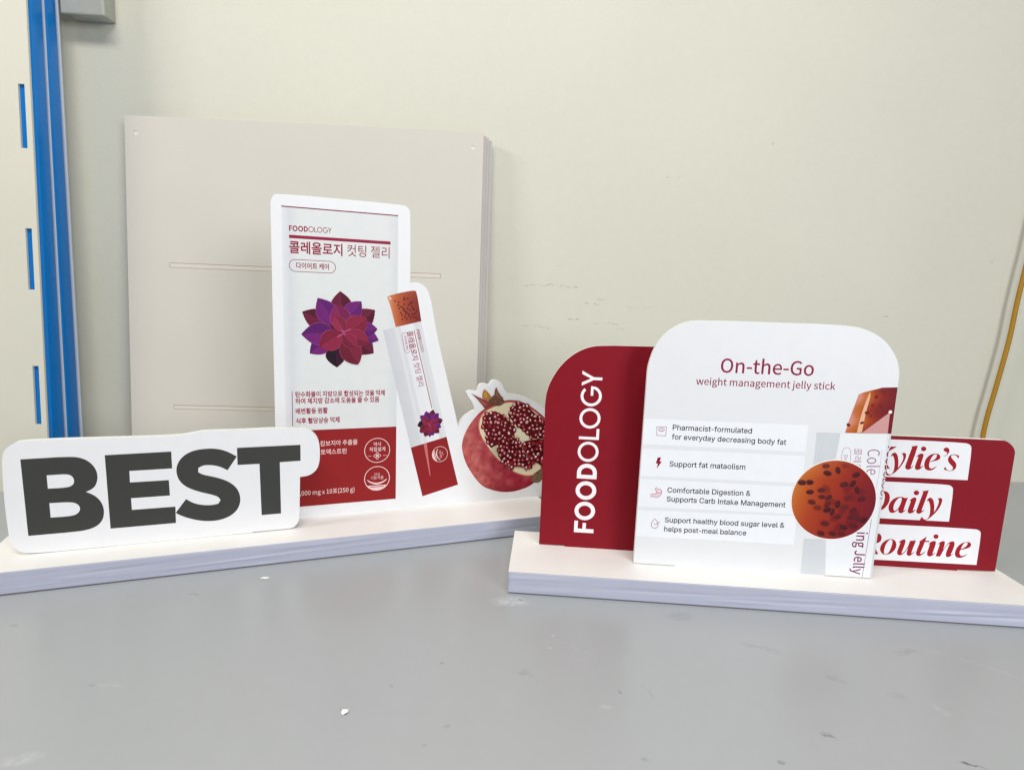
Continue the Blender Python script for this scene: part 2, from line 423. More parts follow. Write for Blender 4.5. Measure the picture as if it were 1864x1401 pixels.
  'n': '214|32,0 32,0 0,138 26,22 26,7 21,-5 12,-17 3,-29 0,-116 32,0 0,120 -6,41 -19,25 -33,9 -35,-9 -29,-24 0,0 -4,28 -26,0',
  'o': '212|106,-5 44,12 32,34 12,54 -12,54 -32,34 -44,12 -43,-12 -32,-34 -13,-54 13,-54 32,-34;106,22 -29,9 -19,26 -7,38 7,38 19,26 29,9 29,-9 19,-26 7,-38 -7,-38 -19,-26',
  's': '164|82,-5 38,8 23,21 8,28 -9,29 -22,17 -27,12 -28,12 -13,21 9,19 27,8 23,-5 20,-12 15,20 -26,16 -33,6 -35,-7 -23,-20 -7,-27 8,-26 21,-18 26,-11 30,-14 13,-22 -9,-21 -28,-9 -30,7 -26,16 -16,-21 32,-19',
  't': '132|92,-5 35,7 -6,25 -22,-6 -23,10 -6,27 0,106 51,0 0,26 -51,0 0,54 -27,0 -3,-54 -31,-2 0,-24 29,0 0,-105 5,-34 17,-22',
  'w': '281|62,0 37,0 27,102 13,55 2,0 13,-54 27,-103 39,0 52,190 -31,0 -28,-110 -11,-53 -2,0 -13,53 -30,110 -31,0 -30,-110 -13,-53 -1,0 -12,53 -28,110 -33,0',
  'x': '174|5,0 34,0 25,44 20,34 1,0 21,-34 28,-44 35,0 -63,96 58,94 -33,0 -24,-42 -16,-31 -2,0 -19,31 -25,42 -35,0 58,-91',
  'y': '182|35,-82 33,9 23,23 15,34 72,206 -31,0 -35,-105 -15,-54 -2,0 -19,54 -38,105 -33,0 76,-190 -4,-15 -17,-29 -26,-12 -15,3 -6,-25',
  '감': '322|64,95 0,-118 199,0 0,118;235,71 0,-70 -143,0 0,70;234,290 0,-180 29,0 0,78 47,0 0,25 -47,0 0,77;31,269 0,-24 115,0 -19,-48 -44,-40 -66,-27 12,-24 80,36 50,55 18,72',
  '강': '322|164,96 -55,-7 -36,-21 -12,-33 12,-33 36,-21 55,-8 55,8 35,21 13,33 -13,33 -35,21;164,73 39,-5 26,-13 9,-20 -9,-21 -26,-13 -39,-5 -40,5 -25,13 -10,21 10,20 25,13;234,290 0,-190 29,0 0,83 47,0 0,25 -47,0 0,82;32,266 0,-24 114,0 -19,-50 -44,-41 -65,-28 12,-24 79,37 51,57 18,73',
  '건': '322|180,192 0,-24 69,0 0,-113 29,0 0,234 -29,0 0,-97;38,265 0,-24 112,0 -20,-53 -44,-42 -64,-31 13,-23 78,40 51,58 18,75;78,79 0,-99 208,0 0,24 -179,0 0,75',
  '것': '322|181,200 0,-24 68,0 0,-101 29,0 0,214 -29,0 0,-89;38,264 0,-23 110,0 -18,-52 -43,-41 -64,-30 12,-23 78,39 49,57 18,73;161,102 0,-14 -14,-42 -39,-31 -52,-18 11,-23 45,14 38,24 26,32 26,-32 37,-23 44,-15 12,24 -52,17 -38,32 -15,41 0,14',
  '계': '322|259,290 0,-317 27,0 0,317;31,249 0,-24 93,0 -15,-62 -35,-55 -57,-46 17,-21 52,39 36,47 21,51 52,0 0,-56 -57,0 0,-24 57,0 0,-109 28,0 0,292 -28,0 0,-79 -47,0 5,47',
  '기': '322|248,290 0,-317 29,0 0,317;36,255 0,-23 119,0 -19,-71 -44,-59 -71,-47 16,-23 68,44 45,53 26,60 8,66',
  '는': '322|17,128 0,-23 287,0 0,23;56,278 0,-107 215,0 0,23 -186,0 0,84;54,73 0,-93 219,0 0,24 -190,0 0,69',
  '능': '322|18,141 0,-24 286,0 0,24;160,89 -58,-7 -37,-19 -13,-31 13,-32 37,-19 58,-7 58,7 38,19 13,32 -13,31 -38,19;160,66 43,-4 27,-12 9,-18 -21,-26 -58,-9 -58,9 -21,26 10,18 27,12;56,283 0,-105 215,0 0,24 -186,0 0,81',
  '다': '322|232,290 0,-318 29,0 0,168 52,0 0,25 -52,0 0,125;31,259 0,-208 25,0 79,2 71,9 -4,25 -67,-9 -75,-2 0,159 118,0 0,24',
  '당': '322|162,95 -55,-8 -36,-20 -13,-33 13,-33 36,-20 55,-8 56,8 35,20 13,33 -13,33 -35,20;162,71 41,-4 26,-13 9,-20 -9,-20 -26,-13 -41,-4 -40,4 -26,13 -10,20 10,20 26,13;234,290 0,-189 30,0 0,82 46,0 0,24 -46,0 0,83;32,265 0,-139 24,0 83,2 65,9 -3,24 -62,-9 -79,-2 0,92 111,0 0,23',
  '덱': '322|72,82 0,-24 184,0 0,-86 29,0 0,110;258,289 0,-192 27,0 0,192;33,265 0,-148 20,0 64,2 53,6 -3,24 -49,-7 -57,-1 0,100 92,0 0,24;197,283 0,-76 -64,0 0,-24 64,0 0,-84 27,0 0,184',
  '도': '322|54,264 0,-146 92,0 0,-81 -128,0 0,-24 287,0 0,24 -130,0 0,81 96,0 0,23 -188,0 0,99 185,0 0,24',
  '동': '322|160,87 -58,-7 -37,-19 -13,-31 13,-31 37,-19 58,-7 58,7 38,19 13,31 -13,31 -38,19;160,64 58,-9 21,-25 -9,-19 -27,-11 -43,-4 -42,4 -27,11 -10,19 21,25;54,275 0,-105 92,0 0,-37 -128,0 0,-23 286,0 0,23 -129,0 0,37 95,0 0,23 -188,0 0,59 186,0 0,23',
  '되': '322|246,290 0,-318 30,0 0,318;23,41 99,2 106,10 -2,21 -89,-6 0,61 67,0 0,24 -133,0 0,83 132,0 0,23 -160,0 0,-130 64,0 0,-62 -88,-2',
  '레': '322|258,290 0,-317 28,0 0,317;27,255 0,-24 85,0 0,-63 -84,0 0,-117 21,0 58,1 62,8 -2,24 -57,-7 -54,-2 0,70 84,0 0,110;194,282 0,-106 -39,0 0,-24 39,0 0,-163 28,0 0,293',
  '로': '322|53,119 0,-24 93,0 0,-59 -128,0 0,-24 287,0 0,24 -130,0 0,59 101,0 0,24 -194,0 0,51 187,0 0,96 -216,0 0,-24 187,0 0,-49 -187,0',
  '리': '322|248,290 0,-318 29,0 0,318;35,260 0,-24 117,0 0,-65 -116,0 0,-122 26,0 79,2 80,10 -3,23 -78,-9 -75,-2 0,74 116,0 0,113',
  '린': '322|248,289 0,-233 29,0 0,233;70,74 0,-94 216,0 0,24 -187,0 0,70;33,267 0,-24 115,0 0,-46 -114,0 0,-96 26,0 80,2 73,9 -3,24 -70,-9 -78,-2 0,50 115,0 0,92',
  '물': '322|55,279 0,-97 211,0 0,97;238,256 0,-50 -155,0 0,50;53,-1 0,-23 223,0 0,23 -195,0 0,31 186,0 0,72 -92,0 0,31 129,0 0,23 -286,0 0,-23 128,0 0,-31 -94,0 0,-23 186,0 0,-27 -185,0',
  '방': '322|162,91 -55,-7 -36,-20 -13,-32 13,-32 36,-20 55,-7 56,7 36,20 12,32 -12,32 -36,20;162,68 41,-5 26,-12 9,-19 -9,-19 -26,-13 -41,-4 -40,4 -26,13 -9,19 9,19 26,12;30,270 0,-146 147,0 0,146 -29,0 0,-48 -89,0 0,48;59,199 89,0 0,-52 -89,0;234,290 0,-191 29,0 0,87 47,0 0,24 -47,0 0,80',
  '배': '322|29,259 0,-207 121,0 0,207 -27,0 0,-77 -67,0 0,77;56,159 67,0 0,-83 -67,0;188,283 0,-294 28,0 0,151 43,0 0,-167 28,0 0,317 -28,0 0,-126 -43,0 0,119',
  '변': '322|62,190 85,0 0,-58 -85,0;249,208 0,-45 -73,0 0,45;33,268 0,-159 143,0 0,30 73,0 0,-84 29,0 0,234 -29,0 0,-58 -73,0 0,37 -29,0 0,-55 -85,0 0,55;75,78 0,-98 210,0 0,24 -181,0 0,74',
  '보': '322|80,187 161,0 0,-58 -161,0;51,267 0,-162 95,0 0,-68 -128,0 0,-24 287,0 0,24 -130,0 0,68 95,0 0,162 -29,0 0,-56 -161,0 0,56',
  '사': '322|95,262 0,-56 -11,-58 -29,-50 -42,-34 18,-24 47,42 32,63 30,-59 46,-39 18,23 -41,32 -28,48 -11,56 0,56;232,290 0,-317 29,0 0,164 52,0 0,24 -52,0 0,129',
  '상': '322|162,89 -55,-7 -36,-20 -13,-31 13,-31 36,-20 55,-7 56,7 36,20 12,31 -12,31 -36,20;162,66 56,-9 20,-26 -9,-19 -26,-11 -41,-5 -40,5 -26,11 -9,19 20,26;95,273 0,-32 -10,-46 -27,-38 -42,-25 16,-23 47,31 31,49 29,-43 46,-28 15,22 -40,23 -27,35 -10,40 0,35;234,290 0,-193 29,0 0,86 47,0 0,25 -47,0 0,82',
  '설': '322|249,290 0,-58 -69,0 0,-24 69,0 0,-82 29,0 0,164;75,0 0,-23 215,0 0,23 -187,0 0,34 175,0 0,76 -204,0 0,-23 175,0 0,-31 -174,0;97,279 0,-29 -10,-43 -28,-35 -42,-24 16,-23 48,30 30,46 31,-41 45,-27 16,22 -41,22 -27,33 -10,40 0,29',
  '성': '322|174,93 -57,-7 -36,-21 -13,-32 13,-32 36,-21 57,-7 56,7 36,21 13,32 -13,32 -36,21;174,70 41,-5 26,-12 9,-20 -9,-20 -26,-12 -41,-5 -41,5 -27,12 -9,20 9,20 27,12;97,272 0,-33 -10,-46 -27,-37 -43,-25 16,-24 49,32 30,49 30,-43 46,-28 15,23 -40,23 -27,35 -10,42 0,32;180,223 0,-24 69,0 0,-97 29,0 0,188 -29,0 0,-67',
  '소': '322|145,115 0,-77 -127,0 0,-24 287,0 0,24 -131,0 0,77;144,268 0,-24 -17,-49 -43,-39 -55,-21 12,-24 48,17 42,30 29,41 29,-41 42,-30 47,-17 13,24 -55,21 -44,39 -17,49 0,24',
  '수': '322|146,278 0,-17 -17,-42 -42,-32 -55,-18 12,-23 48,14 41,25 28,35 28,-35 41,-25 48,-14 12,23 -55,18 -42,32 -17,42 0,17;18,111 0,-24 128,0 0,-114 28,0 0,114 130,0 0,24',
  '스': '322|18,40 0,-25 287,0 0,25;144,268 0,-25 -17,-50 -43,-40 -55,-22 13,-25 48,19 41,31 29,41 29,-41 41,-31 47,-19 13,25 -54,22 -44,39 -17,51 0,25',
  '승': '322|18,138 0,-23 286,0 0,23;160,85 -58,-6 -37,-19 -13,-31 13,-30 37,-19 58,-7 58,7 38,19 13,30 -13,31 -38,19;160,63 58,-9 21,-25 -21,-25 -58,-8 -58,8 -21,25 21,25;146,284 0,-14 -17,-38 -41,-30 -54,-15 11,-23 48,13 40,23 28,32 47,-45 68,-23 11,23 -54,16 -41,29 -17,38 0,14',
  '식': '322|65,83 0,-24 183,0 0,-86 29,0 0,110;248,290 0,-191 29,0 0,191;100,275 0,-31 -10,-46 -28,-37 -42,-26 15,-23 49,32 31,49 31,-46 48,-29 14,23 -41,24 -28,35 -10,44 0,31',
  '아': '322|102,265 -42,-14 -28,-38 -10,-58 10,-59 28,-38 42,-14 41,14 28,38 10,59 -10,58 -28,38;102,239 27,-10 18,-30 6,-44 -6,-45 -18,-29 -27,-11 -27,11 -19,29 -6,45 6,44 19,30;232,290 0,-317 29,0 0,166 52,0 0,24 -52,0 0,127',
  '약': '322|57,86 0,-23 177,0 0,-90 29,0 0,113;106,271 -43,-10 -29,-26 -11,-39 11,-39 29,-27 43,-9 42,9 30,27 10,39 -10,39 -30,26;106,246 28,-7 19,-17 7,-26 -7,-27 -19,-17 -28,-7 -28,7 -19,17 -8,27 8,26 19,17;234,290 0,-188 29,0 0,47 46,0 0,25 -46,0 0,43 46,0 0,24 -46,0 0,49',
  '어': '322|102,239 27,-10 18,-30 6,-44 -6,-45 -18,-29 -27,-11 -27,11 -18,29 -6,45 6,44 18,30;249,290 0,-121 -69,0 -12,51 -28,33 -38,12 -41,-14 -28,-38 -10,-58 10,-59 28,-38 41,-14 39,13 28,35 11,53 69,0 0,-173 29,0 0,318',
  '억': '322|67,85 0,-23 182,0 0,-90 29,0 0,113;104,247 27,-7 19,-18 8,-26 -8,-27 -19,-18 -27,-7 -28,7 -19,18 -7,27 7,26 19,18;104,272 -42,-10 -29,-27 -11,-39 11,-40 29,-27 42,-10 38,9 29,22 14,34 64,0 0,-81 29,0 0,187 -29,0 0,-82 -65,0 -14,33 -28,23',
  '에': '322|259,290 0,-317 28,0 0,317;89,236 21,-10 15,-29 5,-44 -5,-44 -15,-29 -21,-10 -22,10 -14,29 -5,44 5,44 14,29;89,263 -36,-14 -23,-37 -9,-59 9,-59 23,-38 36,-14 34,13 23,34 10,54 40,0 0,-154 27,0 0,294 -27,0 0,-117 -40,0 -10,52 -23,33',
  '여': '322|102,239 27,-10 18,-30 6,-44 -6,-45 -18,-29 -27,-11 -27,11 -18,29 -6,45 6,44 18,30;176,195 73,0 0,-76 -72,0 4,36;249,290 0,-71 -81,0 -27,34 -39,12 -41,-14 -28,-38 -10,-58 10,-59 28,-38 41,-14 40,13 28,38 79,0 0,-123 29,0 0,318',
  '올': '322|160,264 61,-9 21,-24 -21,-24 -61,-9 -60,9 -21,24 21,24;18,152 0,-23 286,0 0,23 -130,0 0,24 53,8 33,19 12,28 -14,30 -38,18 -60,7 -60,-7 -38,-18 -13,-30 12,-28 33,-19 52,-8 0,-24;53,-1 0,-23 223,0 0,23 -195,0 0,32 186,0 0,72 -215,0 0,-23 186,0 0,-28 -185,0',
  '움': '322|160,284 -59,-8 -38,-20 -14,-32 14,-32 38,-20 59,-7 60,7 38,20 14,32 -14,32 -38,20;160,261 44,-5 28,-12 10,-20 -10,-20 -28,-12 -44,-4 -43,4 -28,12 -10,20 10,20 28,12;240,58 0,-57 -159,0 0,57;18,141 0,-24 128,0 0,-36 -93,0 0,-104 216,0 0,104 -94,0 0,36 129,0 0,24',
  '원': '322|119,277 -41,-7 -27,-20 -10,-29 10,-29 27,-19 41,-7 40,7 28,19 9,29 -9,29 -28,20;119,255 36,-9 14,-25 -14,-24 -36,-9 -37,9 -14,24 14,25;20,119 87,1 0,-60 29,0 0,62 86,9 -2,21 -105,-7 -99,-2;183,102 0,-21 65,0 0,-32 29,0 0,240 -29,0 0,-187;61,72 0,-92 223,0 0,24 -194,0 0,68',
  '으': '322|160,269 -59,-11 -40,-30 -15,-46 15,-46 40,-31 59,-10 59,10 41,31 16,46 -16,46 -41,30;160,246 45,-8 31,-23 12,-33 -12,-33 -31,-23 -45,-8 -44,8 -31,23 -12,33 12,33 31,23;18,39 0,-24 287,0 0,24',
  '을': '322|160,284 -60,-6 -38,-19 -13,-30 13,-30 38,-18 60,-7 60,7 38,18 14,30 -14,30 -38,19;160,262 61,-8 21,-25 -21,-24 -61,-9 -60,9 -21,24 21,25;18,153 0,-23 286,0 0,23;53,-1 0,-23 223,0 0,23 -195,0 0,32 186,0 0,72 -215,0 0,-22 186,0 0,-28 -185,0',
  '음': '322|160,283 -59,-8 -38,-20 -14,-33 14,-32 38,-20 59,-7 60,7 38,20 14,32 -14,33 -38,20;160,259 44,-4 28,-13 10,-20 -10,-19 -28,-13 -44,-4 -43,4 -28,13 -10,19 10,20 28,13;53,81 0,-104 216,0 0,104;240,58 0,-57 -159,0 0,57;18,136 0,-24 286,0 0,24',
  '이': '322|248,290 0,-318 29,0 0,318;110,265 -42,-14 -28,-38 -11,-58 11,-59 28,-38 42,-14 41,14 28,38 11,59 -11,58 -28,38;110,239 27,-10 18,-30 7,-44 -7,-45 -18,-29 -27,-11 -28,11 -18,29 -7,45 7,44 18,30',
  '있': '322|248,289 0,-180 29,0 0,180;107,271 -42,-9 -30,-26 -10,-39 10,-39 30,-25 42,-10 43,10 29,25 11,39 -11,39 -29,26;107,246 28,-6 19,-17 7,-26 -7,-26 -19,-17 -28,-7 -28,7 -19,17 -7,26 7,26 19,17;214,95 0,-17 -12,-40 -34,-35 -33,33 -11,42 0,17 -28,0 0,-17 -7,-31 -22,-28 -34,-20 14,-22 39,24 24,35 22,-36 37,-26 36,26 22,37 24,-36 40,-24 14,22 -34,19 -22,28 -7,32 0,17',
  '접': '322|75,102 0,-125 203,0 0,125 -29,0 0,-39 -145,0 0,39;104,40 145,0 0,-39 -145,0;249,290 0,-77 -63,0 0,-24 63,0 0,-72 29,0 0,173;28,271 0,-24 70,0 0,-8 -10,-43 -28,-36 -41,-25 15,-23 48,31 31,48 30,-43 46,-29 15,23 -40,23 -27,34 -10,40 0,8 70,0 0,24',
  '제': '322|258,290 0,-317 28,0 0,317;195,282 0,-106 -52,0 0,-24 52,0 0,-163 27,0 0,293;22,252 0,-23 60,0 0,-29 -8,-57 -23,-49 -37,-36 18,-22 40,41 25,59 24,-54 39,-39 18,22 -37,34 -23,47 -8,54 0,29 57,0 0,23',
  '젤': '322|257,289 0,-168 27,0 0,168;195,283 0,-65 -46,0 0,-24 46,0 0,-70 28,0 0,159;25,270 0,-24 58,0 0,-10 -8,-36 -22,-32 -34,-23 15,-22 39,27 24,40 24,-36 38,-25 14,23 -34,21 -21,30 -7,33 0,10 55,0 0,24;76,0 0,-23 221,0 0,23 -192,0 0,33 179,0 0,73 -209,0 0,-23 181,0 0,-28 -180,0',
  '줄': '322|53,-1 0,-23 223,0 0,23 -195,0 0,31 186,0 0,73 -92,0 0,31 129,0 0,24 -286,0 0,-24 128,0 0,-31 -94,0 0,-22 186,0 0,-30 -185,0;44,279 0,-23 100,0 -19,-29 -40,-21 -52,-11 9,-22 50,10 41,19 27,28 28,-28 41,-19 50,-10 10,22 -53,11 -40,21 -18,29 100,0 0,23',
  '지': '322|248,290 0,-317 29,0 0,317;28,257 0,-24 73,0 0,-40 -11,-55 -31,-48 -41,-33 16,-23 49,41 33,63 33,-58 50,-39 16,23 -43,31 -30,45 -11,53 0,40 73,0 0,24',
  '직': '322|248,290 0,-192 29,0 0,192;65,81 0,-24 183,0 0,-84 29,0 0,108;29,268 0,-24 73,0 0,-13 -10,-42 -28,-36 -42,-24 15,-23 49,30 31,47 31,-43 48,-28 15,23 -41,22 -28,34 -11,40 0,13 72,0 0,24',
  '체': '322|258,290 0,-317 28,0 0,317;195,282 0,-117 -48,0 0,-25 48,0 0,-151 27,0 0,293;82,278 0,-47 -59,0 0,-24 59,0 0,-15 -8,-52 -23,-46 -36,-34 17,-23 40,40 24,55 25,-52 40,-36 17,22 -37,32 -23,44 -8,50 0,15 58,0 0,24 -58,0 0,47',
  '추': '322|18,98 0,-24 128,0 0,-102 29,0 0,102 129,0 0,24;146,290 0,-40 -101,0 0,-23 101,0 -16,-37 -41,-29 -54,-16 11,-23 68,23 47,43 46,-43 68,-23 10,23 -54,16 -40,29 -16,37 101,0 0,23 -101,0 0,40',
  '출': '322|53,-1 0,-23 223,0 0,23 -195,0 0,29 186,0 0,70 -92,0 0,29 128,0 0,22 -285,0 0,-22 128,0 0,-29 -94,0 0,-22 186,0 0,-27 -185,0;47,262 0,-23 97,0 -18,-26 -39,-19 -54,-9 8,-22 73,16 46,35 47,-35 72,-16 9,22 -54,9 -39,19 -18,26 98,0 0,23 -100,0 0,29 -29,0 0,-29',
  '캄': '322|64,91 0,-114 199,0 0,114;234,67 0,-66 -142,0 0,66;37,271 0,-24 110,0 -8,-34 -118,-6 5,-24 101,8 -41,-39 -63,-28 12,-23 79,40 48,57 16,73;234,290 0,-184 29,0 0,80 47,0 0,24 -47,0 0,80',
  '컷': '322|249,289 0,-93 -68,0 0,-24 68,0 0,-100 29,0 0,217;161,99 0,-11 -14,-42 -39,-31 -52,-18 11,-23 45,14 38,24 26,33 26,-32 37,-24 44,-14 12,23 -52,18 -38,31 -15,41 0,11;40,267 0,-24 110,0 -8,-37 -118,-5 5,-24 102,8 -40,-40 -65,-31 11,-23 82,42 47,59 15,75',
  '케': '322|259,290 0,-317 27,0 0,317;193,281 0,-116 -49,0 9,43 3,44 -122,0 0,-24 93,0 -8,-49 -100,-7 4,-25 88,8 -33,-52 -59,-44 17,-20 61,47 37,55 59,0 0,-152 27,0 0,292',
  '콜': '322|51,280 0,-23 188,0 0,-26 -195,-6 4,-23 190,9 -6,-39 29,-1 6,50 1,39 0,20;134,190 0,-38 -116,0 0,-23 285,0 0,23 -140,0 0,38;53,0 0,-22 223,0 0,22 -195,0 0,30 186,0 0,72 -215,0 0,-22 186,0 0,-29 -185,0',
  '탄': '322|32,264 0,-161 24,0 80,2 64,7 -3,24 -60,-7 -76,-2 0,46 110,0 0,24 -110,0 0,44 115,0 0,23;234,290 0,-235 29,0 0,112 47,0 0,24 -47,0 0,99;66,76 0,-96 211,0 0,24 -182,0 0,72',
  '토': '322|54,264 0,-162 92,0 0,-66 -128,0 0,-24 287,0 0,24 -130,0 0,66 97,0 0,23 -188,0 0,47 178,0 0,24 -178,0 0,44 185,0 0,24',
  '트': '322|18,38 0,-24 287,0 0,24;54,262 0,-167 218,0 0,24 -188,0 0,49 178,0 0,24 -178,0 0,46 185,0 0,24',
  '팅': '322|248,289 0,-196 29,0 0,196;172,89 -57,-7 -36,-20 -13,-31 13,-31 36,-20 57,-7 57,7 37,20 13,31 -13,31 -37,20;172,66 57,-9 21,-26 -10,-19 -26,-12 -42,-4 -41,4 -27,12 -9,19 20,26;36,266 0,-150 25,0 86,1 68,8 -3,23 -65,-7 -82,-2 0,41 113,0 0,23 -113,0 0,40 121,0 0,23',
  '포': '322|43,132 0,-23 103,0 0,-73 -128,0 0,-24 287,0 0,24 -131,0 0,73 103,0 0,23 -49,0 0,103 50,0 0,24 -235,0 0,-24 49,0 0,-103;121,235 79,0 0,-103 -79,0',
  '품': '322|240,53 0,-52 -159,0 0,52;53,76 0,-99 216,0 0,99 -94,0 0,37 129,0 0,24 -286,0 0,-24 128,0 0,-37;45,190 0,-24 230,0 0,24 -46,0 0,66 47,0 0,23 -232,0 0,-23 48,0 0,-66;121,256 79,0 0,-66 -79,0',
  '하': '322|111,189 -40,-9 -28,-26 -10,-38 10,-38 28,-25 40,-10 39,10 28,25 10,38 -10,38 -28,26;111,165 25,-6 18,-18 6,-25 -6,-25 -18,-17 -25,-6 -26,6 -18,17 -6,25 6,25 18,18;232,290 0,-317 29,0 0,162 52,0 0,24 -52,0 0,131;96,286 0,-47 -80,0 0,-24 186,0 0,24 -77,0 0,47',
  '합': '322|64,91 0,-114 199,0 0,114 -29,0 0,-33 -141,0 0,33;93,35 141,0 0,-35 -141,0;112,219 -40,-7 -27,-19 -9,-29 9,-30 27,-19 40,-7 39,7 27,19 9,30 -9,29 -27,19;112,197 34,-9 14,-24 -14,-25 -34,-9 -35,9 -13,25 13,24;234,290 0,-185 29,0 0,79 47,0 0,25 -47,0 0,81;97,292 0,-35 -79,0 0,-23 187,0 0,23 -79,0 0,35',
  '혈': '322|107,224 -37,-7 -25,-18 -9,-29 9,-28 25,-19 37,-6 38,6 25,19 9,28 -9,29 -25,18;107,202 33,-8 12,-24 -12,-23 -33,-9 -31,9 -13,23 13,24;249,290 0,-70 -54,0 0,-23 54,0 0,-33 -54,0 0,-24 54,0 0,-27 29,0 0,177;93,293 0,-31 -75,0 0,-23 177,0 0,23 -73,0 0,31;75,-1 0,-23 212,0 0,23 -184,0 0,29 175,0 0,69 -204,0 0,-21 175,0 0,-27 -174,0',
  '화': '322|114,187 34,-10 13,-26 -13,-26 -34,-10 -34,10 -13,26 13,26;114,209 -39,-7 -26,-20 -9,-31 7,-28 21,-20 31,-10 0,-35 -85,-1 4,-24 94,2 104,11 -2,21 -85,-7 0,33 31,10 21,20 8,28 -10,31 -26,20;232,290 0,-317 30,0 0,158 49,0 0,24 -49,0 0,135;99,289 0,-38 -80,0 0,-23 189,0 0,23 -79,0 0,38',
  '활': '322|114,215 34,-6 13,-16 -13,-16 -34,-6 -33,6 -13,16 13,16;234,290 0,-187 29,0 0,81 46,0 0,25 -46,0 0,81;58,-3 0,-21 217,0 0,21 -188,0 0,28 176,0 0,63 -205,0 0,-20 176,0 0,-25 -176,0;114,235 -39,-5 -25,-14 -9,-23 16,-28 43,-13 0,-20 -84,-1 3,-21 95,2 103,10 -2,19 -86,-8 0,19 43,13 16,28 -9,23 -25,14;100,292 0,-27 -76,0 0,-20 182,0 0,20 -77,0 0,27',
  '후': '322|160,211 -55,-6 -35,-18 -13,-28 13,-29 35,-18 55,-6 56,6 35,18 12,29 -12,28 -35,18;160,189 54,-8 19,-22 -19,-23 -54,-8 -53,8 -19,23 19,22;146,291 0,-37 -113,0 0,-24 254,0 0,24 -112,0 0,37;18,84 0,-24 128,0 0,-88 29,0 0,88 130,0 0,24',
 },
}

GLYPHS['I']['I'] = '196|66,0 0,509 64,0 0,-509'
GLYPHS['I']['-'] = '330|262,214 0,-56 -196,0 0,56'
_cache = {}
_cache['I', 'M'] = (.628, [[(.060, 0), (.060, .509), (.150, .509), (.314, .090), (.478, .509), (.568, .509), (.568, 0), (.506, 0), (.506, .400), (.345, 0), (.283, 0), (.122, .400), (.122, 0)]])
_cache['I', 'P'] = (.445, [[(.060, 0), (.060, .509), (.235, .509), (.289, .503), (.332, .487), (.366, .462), (.390, .430), (.404, .391), (.409, .348), (.404, .304), (.390, .265),
                            (.366, .233), (.332, .207), (.289, .191), (.235, .186), (.125, .186), (.125, 0)],
                           [(.125, .242), (.233, .242), (.269, .246), (.297, .256), (.318, .272), (.333, .294), (.342, .319), (.344, .348), (.342, .376), (.333, .402), (.318, .423),
                            (.297, .439), (.268, .449), (.232, .452), (.125, .452)]])


def glyph(font, ch):
    k = (font, ch)
    if k not in _cache:
        adv, body = GLYPHS[font][ch].split('|')
        loops = []
        for part in body.split(';'):
            if not part:
                continue
            x = y = 0
            l = []
            for pr in part.split(' '):
                dx, dy = pr.split(',')
                x += int(dx)
                y += int(dy)
                l.append((x / 1000, y / 1000))
            loops.append(clean(l))
        _cache[k] = (int(adv) / 1000, loops)
    return _cache[k]


def embolden(loops, d):
    if d == 0:
        return loops
    out = []
    for i, l in enumerate(loops):
        depth = sum(1 for j, k in enumerate(loops) if j != i and inside(l[0], k))
        sgn = (1 if area2(l) > 0 else -1) * (1 if depth % 2 == 0 else -1)
        n = len(l)
        r = []
        for j in range(n):
            a, b, c = l[j - 1], l[j], l[(j + 1) % n]
            d1 = Vector((b[0] - a[0], b[1] - a[1])).normalized()
            d2 = Vector((c[0] - b[0], c[1] - b[1])).normalized()
            n1 = Vector((d1.y, -d1.x))
            n2 = Vector((d2.y, -d2.x))
            s = n1 + n2
            if s.length < 0.3:
                s = n1
                k = 1
            else:
                s.normalize()
                k = min(1.6, 1 / max(0.4, s.dot(n1)))
            r.append((b[0] + s.x * d * k * sgn, b[1] + s.y * d * k * sgn))
        out.append(r)
    return out


def text(pr, s, font, p0, p1, col, bold=0.0, xs=1.0):
    """a line of lettering whose baseline runs from p0 to p1; xs widens or narrows the letters"""
    pen = 0
    gl = []
    for ch in s:
        adv, lo = glyph(font, ch)
        gl.append((pen, lo))
        pen += adv
    xs_all = [pen0 + x for pen0, lo in gl for l in lo for x, _ in l]
    x0, x1 = min(xs_all), max(xs_all)
    dx, dy = p1[0] - p0[0], p1[1] - p0[1]
    L = math.hypot(dx, dy)
    k = L / (x1 - x0)
    ca, sa = dx / L, dy / L
    z = pr.z
    for pen0, lo in gl:
        if not lo:
            continue
        loops = [[(p0[0] + ((x + pen0 - x0) * k) * ca - y * k / xs * sa,
                   p0[1] + ((x + pen0 - x0) * k) * sa + y * k / xs * ca) for x, y in l] for l in embolden(lo, bold)]
        pr.z = z
        pr.poly(loops, col)
    pr.z = z + 0.003


def ring(cx, cy, r, t):
    return [ell(cx, cy, r, r, 0, 28), ell(cx, cy, r - t, r - t, 0, 28)]


